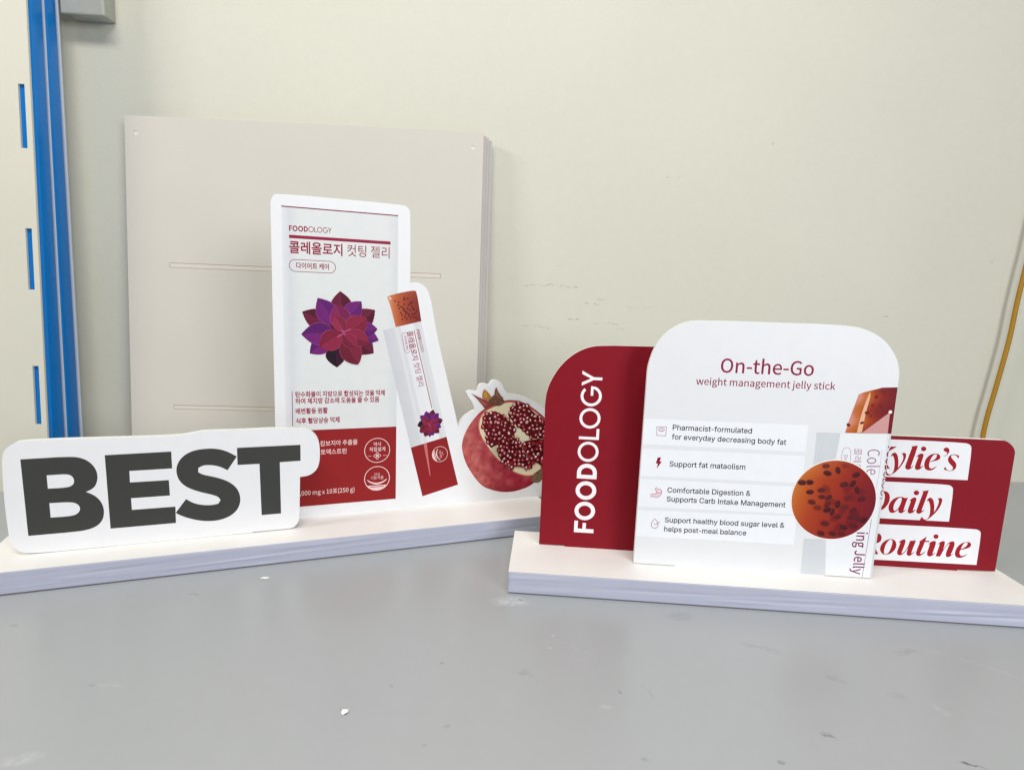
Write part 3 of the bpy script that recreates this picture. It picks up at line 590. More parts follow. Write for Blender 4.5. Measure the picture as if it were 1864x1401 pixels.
def geo_word(bb=0.205, lb=0.14):
    """the geometric capitals of the name on the panels, in cap heights; list of (loops) along x"""
    def F(x, t):
        return [[(x, 0), (x + t, 0), (x + t, .4), (x + .52, .4), (x + .52, .4 + t * .85), (x + t, .4 + t * .85),
                 (x + t, 1 - t * .9), (x + .62, 1 - t * .9), (x + .62, 1), (x, 1)]]

    def O(x, t, w):
        return [ell(x + w / 2, .5, w / 2, .525, 0, 32), ell(x + w / 2, .5, w / 2 - t, .525 - t, 0, 32)]

    def D(x, t, w):
        o = [(x, 0), (x + w * .42, 0)] + [(x + w * .42 + w * .58 * math.cos(a), .5 + .5 * math.sin(a)) for a in
                                          [math.radians(-90 + 180 * i / 16) for i in range(1, 16)]] + [(x + w * .42, 1), (x, 1)]
        r = .5 - t
        i_ = [(x + t, t), (x + w * .42, t)] + [(x + w * .42 + (w * .58 - t) * math.cos(a), .5 + r * math.sin(a)) for a in
                                               [math.radians(-90 + 180 * i / 16) for i in range(1, 16)]] + [(x + w * .42, 1 - t), (x + t, 1 - t)]
        return [o, i_]

    def Lt(x, t):
        return [[(x, 0), (x + .56, 0), (x + .56, t), (x + t, t), (x + t, 1), (x, 1)]]

    def G(x, t, w):
        c = x + w / 2
        A = [math.radians(42 + (318 - 0) * i / 26) for i in range(27)]
        A = [a for a in A if a <= math.radians(345)]
        ou = [(c + w / 2 * math.cos(a), .5 + .525 * math.sin(a)) for a in A]
        inn = [(c + (w / 2 - t) * math.cos(a), .5 + (.525 - t) * math.sin(a)) for a in A]
        e = ou[-1]
        return [ou + [(c + w / 2 - .01, .53), (c + .02, .53), (c + .02, .53 - t * .9), (c + w / 2 - t, .53 - t * .9)] + inn[::-1]]

    def Y(x, t):
        m = x + .37
        return [[(m - t / 2, 0), (m + t / 2, 0), (m + t / 2, .42), (x + .74, 1), (x + .74 - t * 1.15, 1), (m, .56), (x + t * 1.15, 1), (x, 1), (m - t / 2, .42)]]
    return [F(0, bb), O(.667, bb, .975), O(1.74, bb, .975), D(2.84, bb, .78), O(3.72, lb, 1.03), Lt(4.86, lb), O(5.42, lb, 1.03), G(6.54, lb, 1.02), Y(7.55, lb)]


GEO_LEN = 8.29


def geo_text(pr, p0, p1, col, bb=0.205, lb=0.14, height=None, clip=None):
    dx, dy = p1[0] - p0[0], p1[1] - p0[1]
    L = math.hypot(dx, dy)
    k = L / GEO_LEN
    h = height or k
    ca, sa = dx / L, dy / L
    z = pr.z
    for loops in geo_word(bb, lb):
        lo = [[(p0[0] + x * k * ca - y * h * sa, p0[1] + x * k * sa + y * h * ca) for x, y in l] for l in loops]
        if clip is not None:
            lo = [clip_right(l, clip - .02 * i) for i, l in enumerate(lo)]
            lo = [l for l in lo if len(l) > 2]
            if not lo:
                continue
        pr.z = z
        pr.poly(lo, col)
    pr.z = z + 0.003


def clip_right(poly, X):
    """keep x <= X"""
    out = []
    n = len(poly)
    for i in range(n):
        a, b = poly[i], poly[(i + 1) % n]
        if a[0] <= X:
            out.append(a)
        if (a[0] <= X) != (b[0] <= X):
            t = (X - a[0]) / (b[0] - a[0])
            out.append((X, a[1] + (b[1] - a[1]) * t))
    return out


# ------------------------------------------------------------------ solid builders
BD = 92.0  # depth of a display base

def panel(name, outline, thick, front, side, parent, v, label=None, bevel=0.35):
    """a cut foam board standing in the slot of a base: outline in millimetres (u, w)"""
    o = clean(outline)
    if area2(o) < 0:
        o = o[::-1]
    pts, tris = fill([o])
    n = len(pts)
    verts = [(x * MM, 0, z * MM) for x, z in pts] + [(x * MM, thick * MM, z * MM) for x, z in pts]
    faces, mi = [], []
    for a, b, c in tris:
        faces.append((a, b, c))
        mi.append(0)
    for a, b, c in tris:
        faces.append((n + a, n + c, n + b))
        mi.append(1)
    for i in range(n):
        j = (i + 1) % n
        faces.append((i, n + i, n + j, j))
        mi.append(1)
    ob = mesh_obj(name, verts, faces, [front, side], parent, (0, v * MM, 0), mi)
    if label:
        ob['label'] = label
    return ob


def box(name, x0, x1, y0, y1, z0, z1, m, parent=None, bevel=0.0, loc=(0, 0, 0), seg=2):
    bm = bmesh.new()
    bmesh.ops.create_cube(bm, size=1)
    for v in bm.verts:
        v.co = Vector(((x0 + x1) / 2 + v.co.x * (x1 - x0), (y0 + y1) / 2 + v.co.y * (y1 - y0), (z0 + z1) / 2 + v.co.z * (z1 - z0))) * MM
    if bevel:
        bmesh.ops.bevel(bm, geom=bm.edges[:], offset=bevel * MM, segments=seg, affect='EDGES', profile=0.5)
    me = bpy.data.meshes.new(name)
    bm.to_mesh(me)
    bm.free()
    me.materials.append(m)
    if bevel > 2:
        me.polygons.foreach_set('use_smooth', [True] * len(me.polygons))
        me.set_sharp_from_angle(angle=math.radians(25))
    o = bpy.data.objects.new(name, me)
    o.location = loc
    return link(o, parent)


def base_board(u0, u1, parent):
    pf = [(0, 20), (0, 1.9), (2.6, 0), (BD - 2, 0), (BD, 1.6), (BD, 20)]
    verts = [(u * MM, y * MM, z * MM) for u in (u0, u1) for y, z in pf]
    n = len(pf)
    faces = [tuple(range(n)), tuple(range(2 * n - 1, n - 1, -1))] + [(i, n + i, n + (i + 1) % n, (i + 1) % n) for i in range(n)]
    return mesh_obj('base', verts, [f[::-1] for f in faces], BASE_WHITE, parent)


def edge_wrap(parent, u0, u1, seed):
    """film glued round the front edge of a base, with lengthwise wrinkles"""
    rnd = random.Random(seed)
    wr = []
    for _ in range(int((u1 - u0) / 24)):
        wr.append((rnd.uniform(u0, u1), rnd.uniform(3, 17), rnd.uniform(14, 60), rnd.uniform(1.0, 2.2), rnd.choice((-1, 1)) * rnd.uniform(0.12, 0.5)))
    nu, nz = int((u1 - u0) / 2.5), 26
    verts, faces = [], []
    for i in range(nu + 1):
        u = u0 + (u1 - u0) * i / nu
        for j in range(nz + 1):
            z = 1.3 + (20.0 - 1.3) * j / nz
            d = 0.0
            for cu, cz, lu, lz, am in wr:
                a = (u - cu) / lu
                if abs(a) > 3:
                    continue
                zz = cz + 0.02 * (u - cu)
                d += am * math.exp(-a * a - ((z - zz) / lz) ** 2)
            e = min(1, min(z - 1.3, 20 - z) / 2.0)
            verts.append((u * MM, (-0.9 - d * e) * MM, z * MM))
    for i in range(nu):
        for j in range(nz):
            a = i * (nz + 1) + j
            faces.append((a, a + nz + 1, a + nz + 2, a + 1))
    n = len(verts)
    # close the strip back onto the base
    row_t = [i * (nz + 1) + nz for i in range(nu + 1)]
    row_b = [i * (nz + 1) for i in range(nu + 1)]
    for row, flip in ((row_t, False), (row_b, True)):
        k = len(verts)
        for i in row:
            verts.append((verts[i][0], 0.0002, verts[i][2]))
        for q in range(nu):
            f = (row[q], row[q + 1], k + q + 1, k + q)
            faces.append(f[::-1] if flip else f)
    for i, flip in ((0, True), (nu, False)):
        col = [i * (nz + 1) + j for j in range(nz + 1)]
        k = len(verts)
        for c in col:
            verts.append((verts[c][0], 0.0002, verts[c][2]))
        for q in range(nz):
            f = (col[q], col[q + 1], k + q + 1, k + q)
            faces.append(f if flip else f[::-1])
    return mesh_obj('edge_wrap', verts, faces, LAVENDER, parent, smooth=True)


# ------------------------------------------------------------------ setting: tabletop and wall
YAW = 0.0757
WALL_O = Vector((0, 0.837, 0))


def marked_material(name, rgb, rough, marks, mott, bump, bscale, spec=0.5, streaks=None):
    m = mat(name, rgb, rough, spec)
    nt = m.node_tree
    b = nt.nodes['Principled BSDF']
    tc = nt.nodes.new('ShaderNodeTexCoord')

    def noise(scale, detail=4, vec=None):
        n = nt.nodes.new('ShaderNodeTexNoise')
        n.inputs['Scale'].default_value = scale
        n.inputs['Detail'].default_value = detail
        nt.links.new(vec or tc.outputs['Object'], n.inputs['Vector'])
        return n

    def rng(sock, a, b_, c, d):
        r = nt.nodes.new('ShaderNodeMapRange')
        r.inputs[1].default_value, r.inputs[2].default_value, r.inputs[3].default_value, r.inputs[4].default_value = a, b_, c, d
        nt.links.new(sock, r.inputs[0])
        return r.outputs[0]

    def math_(op, a, b_=None):
        n = nt.nodes.new('ShaderNodeMath')
        n.operation = op
        for i, s in enumerate((a, b_)):
            if s is None:
                continue
            if isinstance(s, (int, float)):
                n.inputs[i].default_value = s
            else:
                nt.links.new(s, n.inputs[i])
        return n.outputs[0]
    big = rng(noise(4.5, 5).outputs['Fac'], 0.3, 0.7, 1 - mott, 1 + mott)
    fine = rng(noise(70, 5).outputs['Fac'], 0.3, 0.7, 1 - mott * 0.5, 1 + mott * 0.5)
    sc = nt.nodes.new('ShaderNodeVectorMath')
    sc.operation = 'SCALE'
    sc.inputs[0].default_value = lin(rgb)
    nt.links.new(math_('MULTIPLY', big, fine), sc.inputs['Scale'])
    colr = sc.outputs[0]

    def mix(fac, c):
        nonlocal colr
        mx = nt.nodes.new('ShaderNodeMix')
        mx.data_type = 'RGBA'
        nt.links.new(fac, mx.inputs[0])
        nt.links.new(colr, mx.inputs[6])
        mx.inputs[7].default_value = (*lin(c), 1)
        colr = mx.outputs[2]
    # warped coordinates so that no mark is a clean ellipse
    wv = nt.nodes.new('ShaderNodeTexNoise')
    wv.inputs['Scale'].default_value = 110
    wv.inputs['Detail'].default_value = 4
    nt.links.new(tc.outputs['Object'], wv.inputs['Vector'])
    ws = nt.nodes.new('ShaderNodeVectorMath')
    ws.operation = 'MULTIPLY_ADD'
    ws.inputs[1].default_value = (0.012, 0.012, 0.012)
    nt.links.new(wv.outputs['Color'], ws.inputs[0])
    nt.links.new(tc.outputs['Object'], ws.inputs[2])
    wo = nt.nodes.new('ShaderNodeVectorMath')
    wo.operation = 'SUBTRACT'
    wo.inputs[1].default_value = (0.006, 0.006, 0.006)
    nt.links.new(ws.outputs[0], wo.inputs[0])
    warped = wo.outputs[0]
    gr = rng(noise(260, 4).outputs['Fac'], 0.38, 0.6, 0.25, 1.0)
    for (x, y, rx, ry, ang, c, s) in marks:
        mp = nt.nodes.new('ShaderNodeMapping')
        mp.vector_type = 'TEXTURE'
        mp.inputs['Location'].default_value = (x * MM, y * MM, 0)
        mp.inputs['Rotation'].default_value = (0, 0, math.radians(ang))
        mp.inputs['Scale'].default_value = (rx * MM, ry * MM, 1000)
        nt.links.new(warped if max(rx, ry) > 3 else tc.outputs['Object'], mp.inputs['Vector'])
        ln = nt.nodes.new('ShaderNodeVectorMath')
        ln.operation = 'LENGTH'
        nt.links.new(mp.outputs[0], ln.inputs[0])
        f = rng(ln.outputs['Value'], 0.45, 1.1, s, 0.0)
        mix(math_('MULTIPLY', f, gr), c)
    if streaks:
        for (x0, x1, y0, y1, sx, sy, th, c, s) in streaks:
            mp = nt.nodes.new('ShaderNodeMapping')
            mp.inputs['Scale'].default_value = (sx, sy, 1)
            nt.links.new(tc.outputs['Object'], mp.inputs['Vector'])
            nn = noise(1.0, 6, mp.outputs[0])
            f = rng(nn.outputs['Fac'], th, th + 0.05, 0, s)
            sp = nt.nodes.new('ShaderNodeSeparateXYZ')
            nt.links.new(tc.outputs['Object'], sp.inputs[0])
            for sock, lo, hi in ((sp.outputs[0], x0, x1), (sp.outputs[1], y0, y1)):
                e = (hi - lo) * 0.25
                f = math_('MULTIPLY', f, rng(sock, lo * MM, (lo + e) * MM, 0, 1))
                f = math_('MULTIPLY', f, rng(sock, (hi - e) * MM, hi * MM, 1, 0))
            mix(f, c)
    nt.links.new(colr, b.inputs['Base Color'])
    nt.links.new(rng(noise(9, 6).outputs['Fac'], 0.3, 0.7, rough - 0.02, rough + 0.03), b.inputs['Roughness'])
    bp = nt.nodes.new('ShaderNodeBump')
    bp.inputs['Strength'].default_value = bump
    bp.inputs['Distance'].default_value = 0.0008
    nt.links.new(noise(bscale, 4).outputs['Fac'], bp.inputs['Height'])
    nt.links.new(bp.outputs[0], b.inputs['Normal'])
    return m


DK, LT = (120, 122, 122), (205, 208, 206)
_tm = []
for (px, py), rx, ry, ang, c, s in zip(
        [(6.1,472.8),(14.2,476.2),(39.2,423.7),(35.3,407.6),(55.8,407.5),(16.8,377.1),(79.6,360.5),(98.2,361.6),(147.9,458.4),(196.6,418.8),(309.9,419.7),(236.3,383.1),(269.5,365.9),(289.4,355.2),(200.8,326.9),(162.3,303.9),(274.3,306.9),(67.8,345.4),(-263.1,347.1),(-252.9,347.7),(-365.7,409.5),(-260.3,465.6),(-72.3,357.2),(-42.7,306.4),(-42.1,384.0),(-257.4,285.2),(-31.6,322.5),(355.4,406.2),(84.2,302.1)],
        (17, 2.2, 1.6, 2.4, 26, 5, 1.6, 1.2, 13, 16, 12, 7, 8, 9, 2.4, 2.4, 8, 5, 2.5, 9, 3, 6, 1.8, 1.8, 1.8, 12, 2.5, 40, 3),
        (9, 1.3, 1.6, 1.8, 1.2, 5, 2.8, 9, 7, 3, 3.5, 3.5, 5, 3, 4.5, 2.2, 1.2, 3, 1.5, 2.4, 2, 1.6, 1.5, 1.5, 1.8, 5, 2, 1.6, 2),
        (0, -30, 0, 0, -40, 20, 20, 15, 0, -25, 10, -30, -30, -50, 30, -30, -20, 0, 0, 0, 0, 0, 0, 0, 0, 20, 0, -38, 0),
        (LT, (70, 72, 70), LT, LT, LT, DK, DK, DK, DK, DK, DK, DK, DK, LT, (90, 92, 92), (90, 92, 92), (80, 80, 80), LT, DK, LT, DK, DK, DK, DK, DK, LT, DK, LT, DK),
        (.7, .9, .7, .5, .15, .3, .7, .3, .3, .3, .35, .25, .2, .25, .7, .7, .8, .35, .6, .3, .5, .35, .5, .6, .5, .35, .5, .15, .5)):
    _tm.append((px, py, rx, ry, ang, c, s))
TABLE_M = marked_material('grey_painted_table', (170, 173, 175), 0.30, _tm, 0.02, 0.03, 380, 0.5)
CK = (112, 108, 98)
_wm = [(700, 335, 9, 3, 20, (190, 188, 176), .4), (350, 480, 3, 3, 0, (170, 168, 155), .4)]
for (wu, ws_), rx, ry, ang, st_ in zip(
        [(20.0,273.3),(43.2,274.2),(70.4,273.0),(84.5,272.8),(17.0,217.4),(38.1,216.6),(50.7,213.9),(82.2,227.4),(90.1,228.4),(101.4,251.2),(115.5,251.7),(115.5,224.6),(137.7,224.6),(166.4,247.4),(122.2,257.4),(204.2,427.3),(220.5,428.1),(548.2,247.7),(190.3,248.3),(328.5,241.5),(58.8,302.8),(-35.7,217.1),(152.7,215.8)],
        (11, 15, 12, 3, 9, 11, 7, 8, 3, 6, 6, 5, 12, 8, 9, 3, 3, 3.4, 10, 8, 7, 12, 9), (.8, .7, .8, 1.1, .7, .8, .8, .9, .9, .8, .8, .9, .8, .6, 1.6, 1, 1, 1.6, .6, .6, .6, .6, .6),
        (-1, 0, -2, -6, 0, -2, -12, 2, 4, -8, -2, -5, -4, 2, 5, 0, 0, 0, 2, -2, 0, 0, 3), (.55, .6, .6, .9, .4, .5, .5, .8, .8, .6, .6, .8, .55, .35, .25, .35, .35, .6, .3, .25, .25, .25, .4)):
    _wm.append((wu, ws_, rx, ry, ang, CK, st_))
WALL_M = marked_material('cream_wall_paint', (213, 212, 198), 0.55, _wm, 0.02, 0.16, 260, 0.3)

# tabletop: a slab whose upper face is z = 0
_c, _s = math.cos(YAW), math.sin(YAW)


def wall_xy(u, d):
    """point d millimetres in front of the wall, u along it"""
    return (u * _c + d * _s, 837 + u * _s - d * _c)


tv = [(-1500, -160), (1500, -160), wall_xy(1550, 1), wall_xy(-1550, 1)]
verts = [(x * MM, y * MM, 0) for x, y in tv] + [(x * MM, y * MM, -0.03) for x, y in tv]
t = mesh_obj('tabletop', verts, [(0, 1, 2, 3), (7, 6, 5, 4), (0, 4, 5, 1), (1, 5, 6, 2), (2, 6, 7, 3), (3, 7, 4, 0)], TABLE_M)
t['kind'] = 'structure'
t['label'] = 'grey painted table top with scuffs and specks'

# wall: local x along the wall, local y up, so its marks sit where they are
wv_ = [(-1.7, -0.8, 0), (1.7, -0.8, 0), (1.7, 1.9, 0), (-1.7, 1.9, 0)]
wb = [(x, y, -0.1) for x, y, _ in wv_]
wl = mesh_obj('wall', wv_ + wb, [(0, 1, 2, 3), (7, 6, 5, 4), (0, 4, 5, 1), (1, 5, 6, 2), (2, 6, 7, 3), (3, 7, 4, 0)], WALL_M)
wl.location = WALL_O
wl.rotation_euler = (math.radians(90), 0, YAW)
wl['kind'] = 'structure'
wl['label'] = 'cream painted wall with fine cracks and scuffs'


def wall_frame(name, d0, lean):
    """an Empty standing d0 in front of the wall whose local x runs along it and z leans back towards it"""
    o = empty(name, (0, 0, 0))
    x, y = wall_xy(0, d0)
    o.matrix_world = Matrix.Translation((x * MM, y * MM, 0)) @ Matrix.Rotation(YAW, 4, 'Z') @ Matrix.Rotation(-math.radians(lean), 4, 'X')
    return o


def place(o, d0, lean):
    x, y = wall_xy(0, d0)
    o.matrix_world = Matrix.Translation((x * MM, y * MM, 0)) @ Matrix.Rotation(YAW, 4, 'Z') @ Matrix.Rotation(-math.radians(lean), 4, 'X')
    return o


# ------------------------------------------------------------------ boards leaning on the wall
def slab(name, outline, holes, thick, m, parent=None):
    """a flat board: front at local y = 0, back at y = thick; cut-outs go right through"""
    loops = [clean(outline)] + [clean(h) for h in holes]
    pts, tris = fill(loops)
    n = len(pts)
    verts = [(x * MM, 0, z * MM) for x, z in pts] + [(x * MM, thick * MM, z * MM) for x, z in pts]
    faces = [tuple(t_) for t_ in tris] + [(n + a, n + c, n + b) for a, b, c in tris]
    o = 0
    for k, l in enumerate(loops):
        ccw = area2(l) > 0
        for i in range(len(l)):
            a, b = o + i, o + (i + 1) % len(l)
            f = (a, n + a, n + b, b)
            if (k == 0) != ccw:
                f = f[::-1]
            faces.append(f)
        o += len(l)
    return mesh_obj(name, verts, faces, m, parent)


BOARD = mat('matt_grey_white_board', (207, 203, 194), 0.5, 0.3, 0.012, 12, 0.1, 500)
BOARD_BACK = mat('greyer_board', (196, 190, 187), 0.6, 0.3, 0.02, 30, 0.1, 500)
GRAPHITE = mat('pencil_grey_cut', (112, 104, 98), 0.7, 0.2)
PALE = mat('pale_hole_disc', (226, 222, 212), 0.6, 0.3)  # for the added discs that keep the board holes pale

bgrp = 'boards leaning in a stack on the wall'
BL, BT, BR = -496.5, 463.0, -51.0


def boardpoly(l, r, tl, tr):
    return [(l, 0.2), (r, 0.2), (r, tr), (l, tl)]


hole_a, hole_b = (-483.4, 441.1), (-64.6, 446.2)
fb = slab('leaning_board', boardpoly(BL, BR, 461.6, 466.3), [ell(*hole_a, 2.6, 2.6, 0, 14)[::-1], ell(*hole_b, 2.6, 2.6, 0, 14)[::-1]], 5, BOARD)
place(fb, 55, 3.5)
tag(fb, 'pale grey board with two cut slots and corner holes, frontmost of the leaning stack', 'board', bgrp)
for hx, hz in (hole_a, hole_b):  # disc added in each open hole to cover its shaded inside
    dsc = ell(hx, hz, 2.62, 2.62, 0, 16)
    mesh_obj('added_hole_disc', [(x * MM, 0.0007, z * MM) for x, z in dsc] + [(x * MM, 0.004, z * MM) for x, z in dsc],
             [tuple(range(16)), tuple(range(31, 15, -1))] + [(i, 16 + i, 16 + (i + 1) % 16, (i + 1) % 16) for i in range(16)], PALE, fb)
# the two slot pieces: cut all round but left in the board, so only their outline shows
for (x0, x1, z0, z1) in ((-445.4, -102.6, 277.6, 283.2), (-443.2, -104, 96.2, 101.0)):
    pr = Print(0.12)
    fr = [(x0, z0), (x1, z0), (x1, z1), (x0, z1)]
    pr.poly([(x0 + .4, z0 + .4), (x1 - .4, z0 + .4), (x1 - .4, z1 - .4), (x0 + .4, z1 - .4)], (214, 207, 197))
    pr.line([(x0, z1), (x1, z1)], 0.6, (150, 142, 133))
    pr.line([(x0, z0), (x1, z0)], 0.4, (166, 158, 149))
    pr.line([(x0, z0), (x0, z1)], 0.5, (146, 138, 130))
    pr.line([(x1, z0), (x1, z1)], 0.5, (146, 138, 130))
    pr.build('slot', fb)
labs = ['pale grey board second in the leaning stack, its edge showing right of the front board',
        'pale grey board third in the leaning stack, a thin strip right of the second',
        'rearmost pale grey board of the leaning stack, its strip nearest the bare wall']
for i, (dx, dz) in enumerate(((3.6, -3.0), (7.4, -3.6), (11.6, -6.0))):
    b2 = slab('leaning_board', boardpoly(BL + dx, BR + dx, 461.6 + dz, 466.3 + dz), [], 4.6, BOARD_BACK)
    place(b2, 55 - 5.6 * (i + 1), 3.5)
    tag(b2, labs[i], 'board', bgrp)

# ------------------------------------------------------------------ slotted panel with blue slabs, far left
BLUE = mat('glossy_blue_plastic', (14, 122, 206), 0.14, 0.28, 0.02, 20, 0.0, 300, 0.0)
FACE = mat('cream_slotted_sheet', (212, 210, 196), 0.5, 0.35, 0.015, 14, 0.1, 400)
SKIRT = mat('pale_blue_film_edge', (196, 204, 216), 0.4, 0.4)
bl = wall_frame('slotted_blue_panel', 106, 2.5)
tag(bl, 'cream panel with narrow upright slots over thick glossy blue slabs, leaning at far left', 'panel')
X1 = -565.5
slots = []
for zc in (598.0, 438.6, 279.0, 119.4):
    slots.append([(X1 - 13.0, zc - 35), (X1 - 6.0, zc - 35), (X1 - 6.0, zc + 35), (X1 - 13.0, zc + 35)][::-1])
slab('front_sheet', [(-1100, 0.2), (X1, 0.2), (X1, 690), (-1100, 690)], slots, 3.0, FACE, bl)


def yslab(name, y0, y1, x1, m, bev=0.8):
    o = box(name, -1100, x1, y0, y1, 0.2, 690, m, bl, bev, seg=5)
    for v in o.data.vertices:  # the slabs swell towards their foot
        v.co.y *= 1.10 - 0.215 * v.co.z / 0.57
    return o


yslab('slab', 3.9, 31.0, X1 + 0.6, BLUE, 5)
yslab('spacer_film', 31.05, 32.4, X1 + 0.8, SKIRT, 0.3)
yslab('slab', 32.45, 57.5, X1 + 0.6, BLUE, 5)
yslab('backing_film', 57.55, 60.0, X1 + 1.4, SKIRT, 0.5)

# ------------------------------------------------------------------ cord hanging down the wall, far right
CORD = mat('ochre_cord', (166, 122, 20), 0.45, 0.4, 0.05, 120, 0.2, 900)


def tube(name, pts, r, m, n=12, sub=6):
    P = [Vector(p) for p in pts]
    P = [P[0] * 2 - P[1]] + P + [P[-1] * 2 - P[-2]]
    cur = []
    for i in range(1, len(P) - 2):
        for k in range(sub):
            t_ = k / sub
            a, b, c, d = P[i - 1], P[i], P[i + 1], P[i + 2]
            cur.append(0.5 * (2 * b + (c - a) * t_ + (2 * a - 5 * b + 4 * c - d) * t_ ** 2 + (3 * b - a - 3 * c + d) * t_ ** 3))
    cur.append(P[-2])
    verts, faces = [], []
    nx = Vector((0, -1, 0))
    for i, p in enumerate(cur):
        d = (cur[min(i + 1, len(cur) - 1)] - cur[max(i - 1, 0)]).normalized()
        nx = (nx - d * nx.dot(d)).normalized()
        ny = d.cross(nx)
        for k in range(n):
            a = 2 * math.pi * k / n
            verts.append(p + (nx * math.cos(a) + ny * math.sin(a)) * r)
    for i in range(len(cur) - 1):
        for k in range(n):
            l = (k + 1) % n
            faces.append((i * n + k, i * n + l, (i + 1) * n + l, (i + 1) * n + k))
    faces.append(tuple(range(n))[::-1])
    faces.append(tuple(range((len(cur) - 1) * n, len(cur) * n)))
    return mesh_obj(name, [tuple(v) for v in verts], faces, m, smooth=True)


_cp = []
for (u, sv), dd in zip([(717.3,853.6),(746.6,641.7),(749.3,520.6),(740.2,366.5),(736.1,322.9),(731.8,273.1),(729.0,220.1),(720.5,150.3),(714.6,108.5),(712.2,74.6),(713.4,36.2)], (17,) * 11):
    x, y = wall_xy(u, dd)
    _cp.append((x * MM, y * MM, sv * MM))
u0 = _cp[-1]
_cp += [(u0[0] - .006, u0[1] - .004, .018), (u0[0] - .012, u0[1] - .018, .0055), (u0[0] - .03, u0[1] - .045, .0039), (u0[0] - .08, u0[1] - .07, .0039)]
cord = tube('hanging_cord', _cp, 3.3 * MM, CORD)
tag(cord, 'ochre yellow cord hanging down the cream wall at far right', 'cord')

# ------------------------------------------------------------------ grey box on the wall, top left
GREYBOX = mat('grey_box_paint', (176, 178, 170), 0.5, 0.4, 0.03, 60, 0.2, 400)
wb = box('wall_box', -560, -513.5, -24, -0.5, 574.5, 760, GREYBOX, None, 3.0)
x, y = wall_xy(0, 0)
wb.location = (x * MM, y * MM, 0)
wb.rotation_euler = (0, 0, YAW)
tag(wb, 'grey box with rounded edges fixed high on the cream wall', 'wall box')
lip = box('lid', -562, -511.5, -30, -24.1, 572, 764, GREYBOX, wb, 2.0)

# ================================================================== right display
R0, RY = (-18.327, 488.24), -0.059963
rd = empty('counter_display', (R0[0] * MM, R0[1] * MM, 0), RY)
tag(rd, 'white counter display with crimson side panels and a rounded white panel listing benefits', 'display stand', 'foam board counter displays')
BU0, BU1 = 21.4, 479.4
base_board(BU0, BU1, rd)
edge_wrap([o for o in rd.children if o.name.startswith('base')][0], BU0 + 0.1, BU1 - 0.1, 3)

# --- crimson panel with the vertical name
A = [(46.84,20.67),(46.53,151.21),(46.43,159.08),(47.33,170.6),(50.9,181.66),(58.4,195.08),(69.27,206.29),(81.69,213.34),(94.57,216.17),(143.36,216.93)]
A_out = [(46.9, 20.9), (72.0, 20.9), (72.0, 19.5), (170, 19.5), (170, 217.2), (141.8, 217.0)] + A[8:0:-1] + [(46.9, 140)]
pa = panel('name_panel', smooth(A_out, 2, 40), 5, CRIMSON, EDGE_WHITE, rd, 60.4, 'crimson panel with a rounded shoulder and white upright lettering')
pr = Print(0.06)
a0, a1 = [(98.56,35.27),(98.18,192.09)]
geo_text(pr, a0, a1, (244, 240, 243), height=abs([(98.56,35.27)][0][0] - [(79.85,35.17)][0][0]))
pr.build('lettering', pa)

# --- slogan panel
SR = 471.6
C_top = [(458.92,146.25),(462.68,145.49),(466.66,143.01),(469.77,139.77),(471.38,136.44),(471.72,133.09)]
C_out = [(300, 19.5), (438, 19.5), (438, 21.0), (SR, 21.6)] + C_top[::-1] + [(362, 145.2), (300, 144.6)]
pc = panel('slogan_panel', smooth(C_out, 1, 40), 5, CRIMSON, EDGE_WHITE, rd, 61.9, 'crimson panel with three white boxes of italic words')
CW = (236, 237, 241)
INKR = (158, 22, 36)


def cbox(z, tl, tr0, corner, br, bl_):
    x0 = 318
    pr_ = Print(0.05)
    pr_.poly(smooth([(x0, bl_[1]), br, corner, ((corner[0] * .82 + tr0[0] * .18), (tr0[1] * .7 + corner[1] * .3)), tr0, (x0, tl[1])], 2, 60), CW)
    return pr_.build('caption_box', pc)


cbox(0, *[(362.62,141.31),(425.91,142.43),(433.89,136.11),(434.51,107.44),(362.78,105.95)])
cbox(0, *[(362.19,101.4),(416.25,102.61),(423.53,96.65),(423.96,67.09),(362.44,66.12)])
cbox(0, *[(362.57,60.33),(446.89,61.85),(453.95,56.23),(454.24,26.78),(362.25,25.31)])

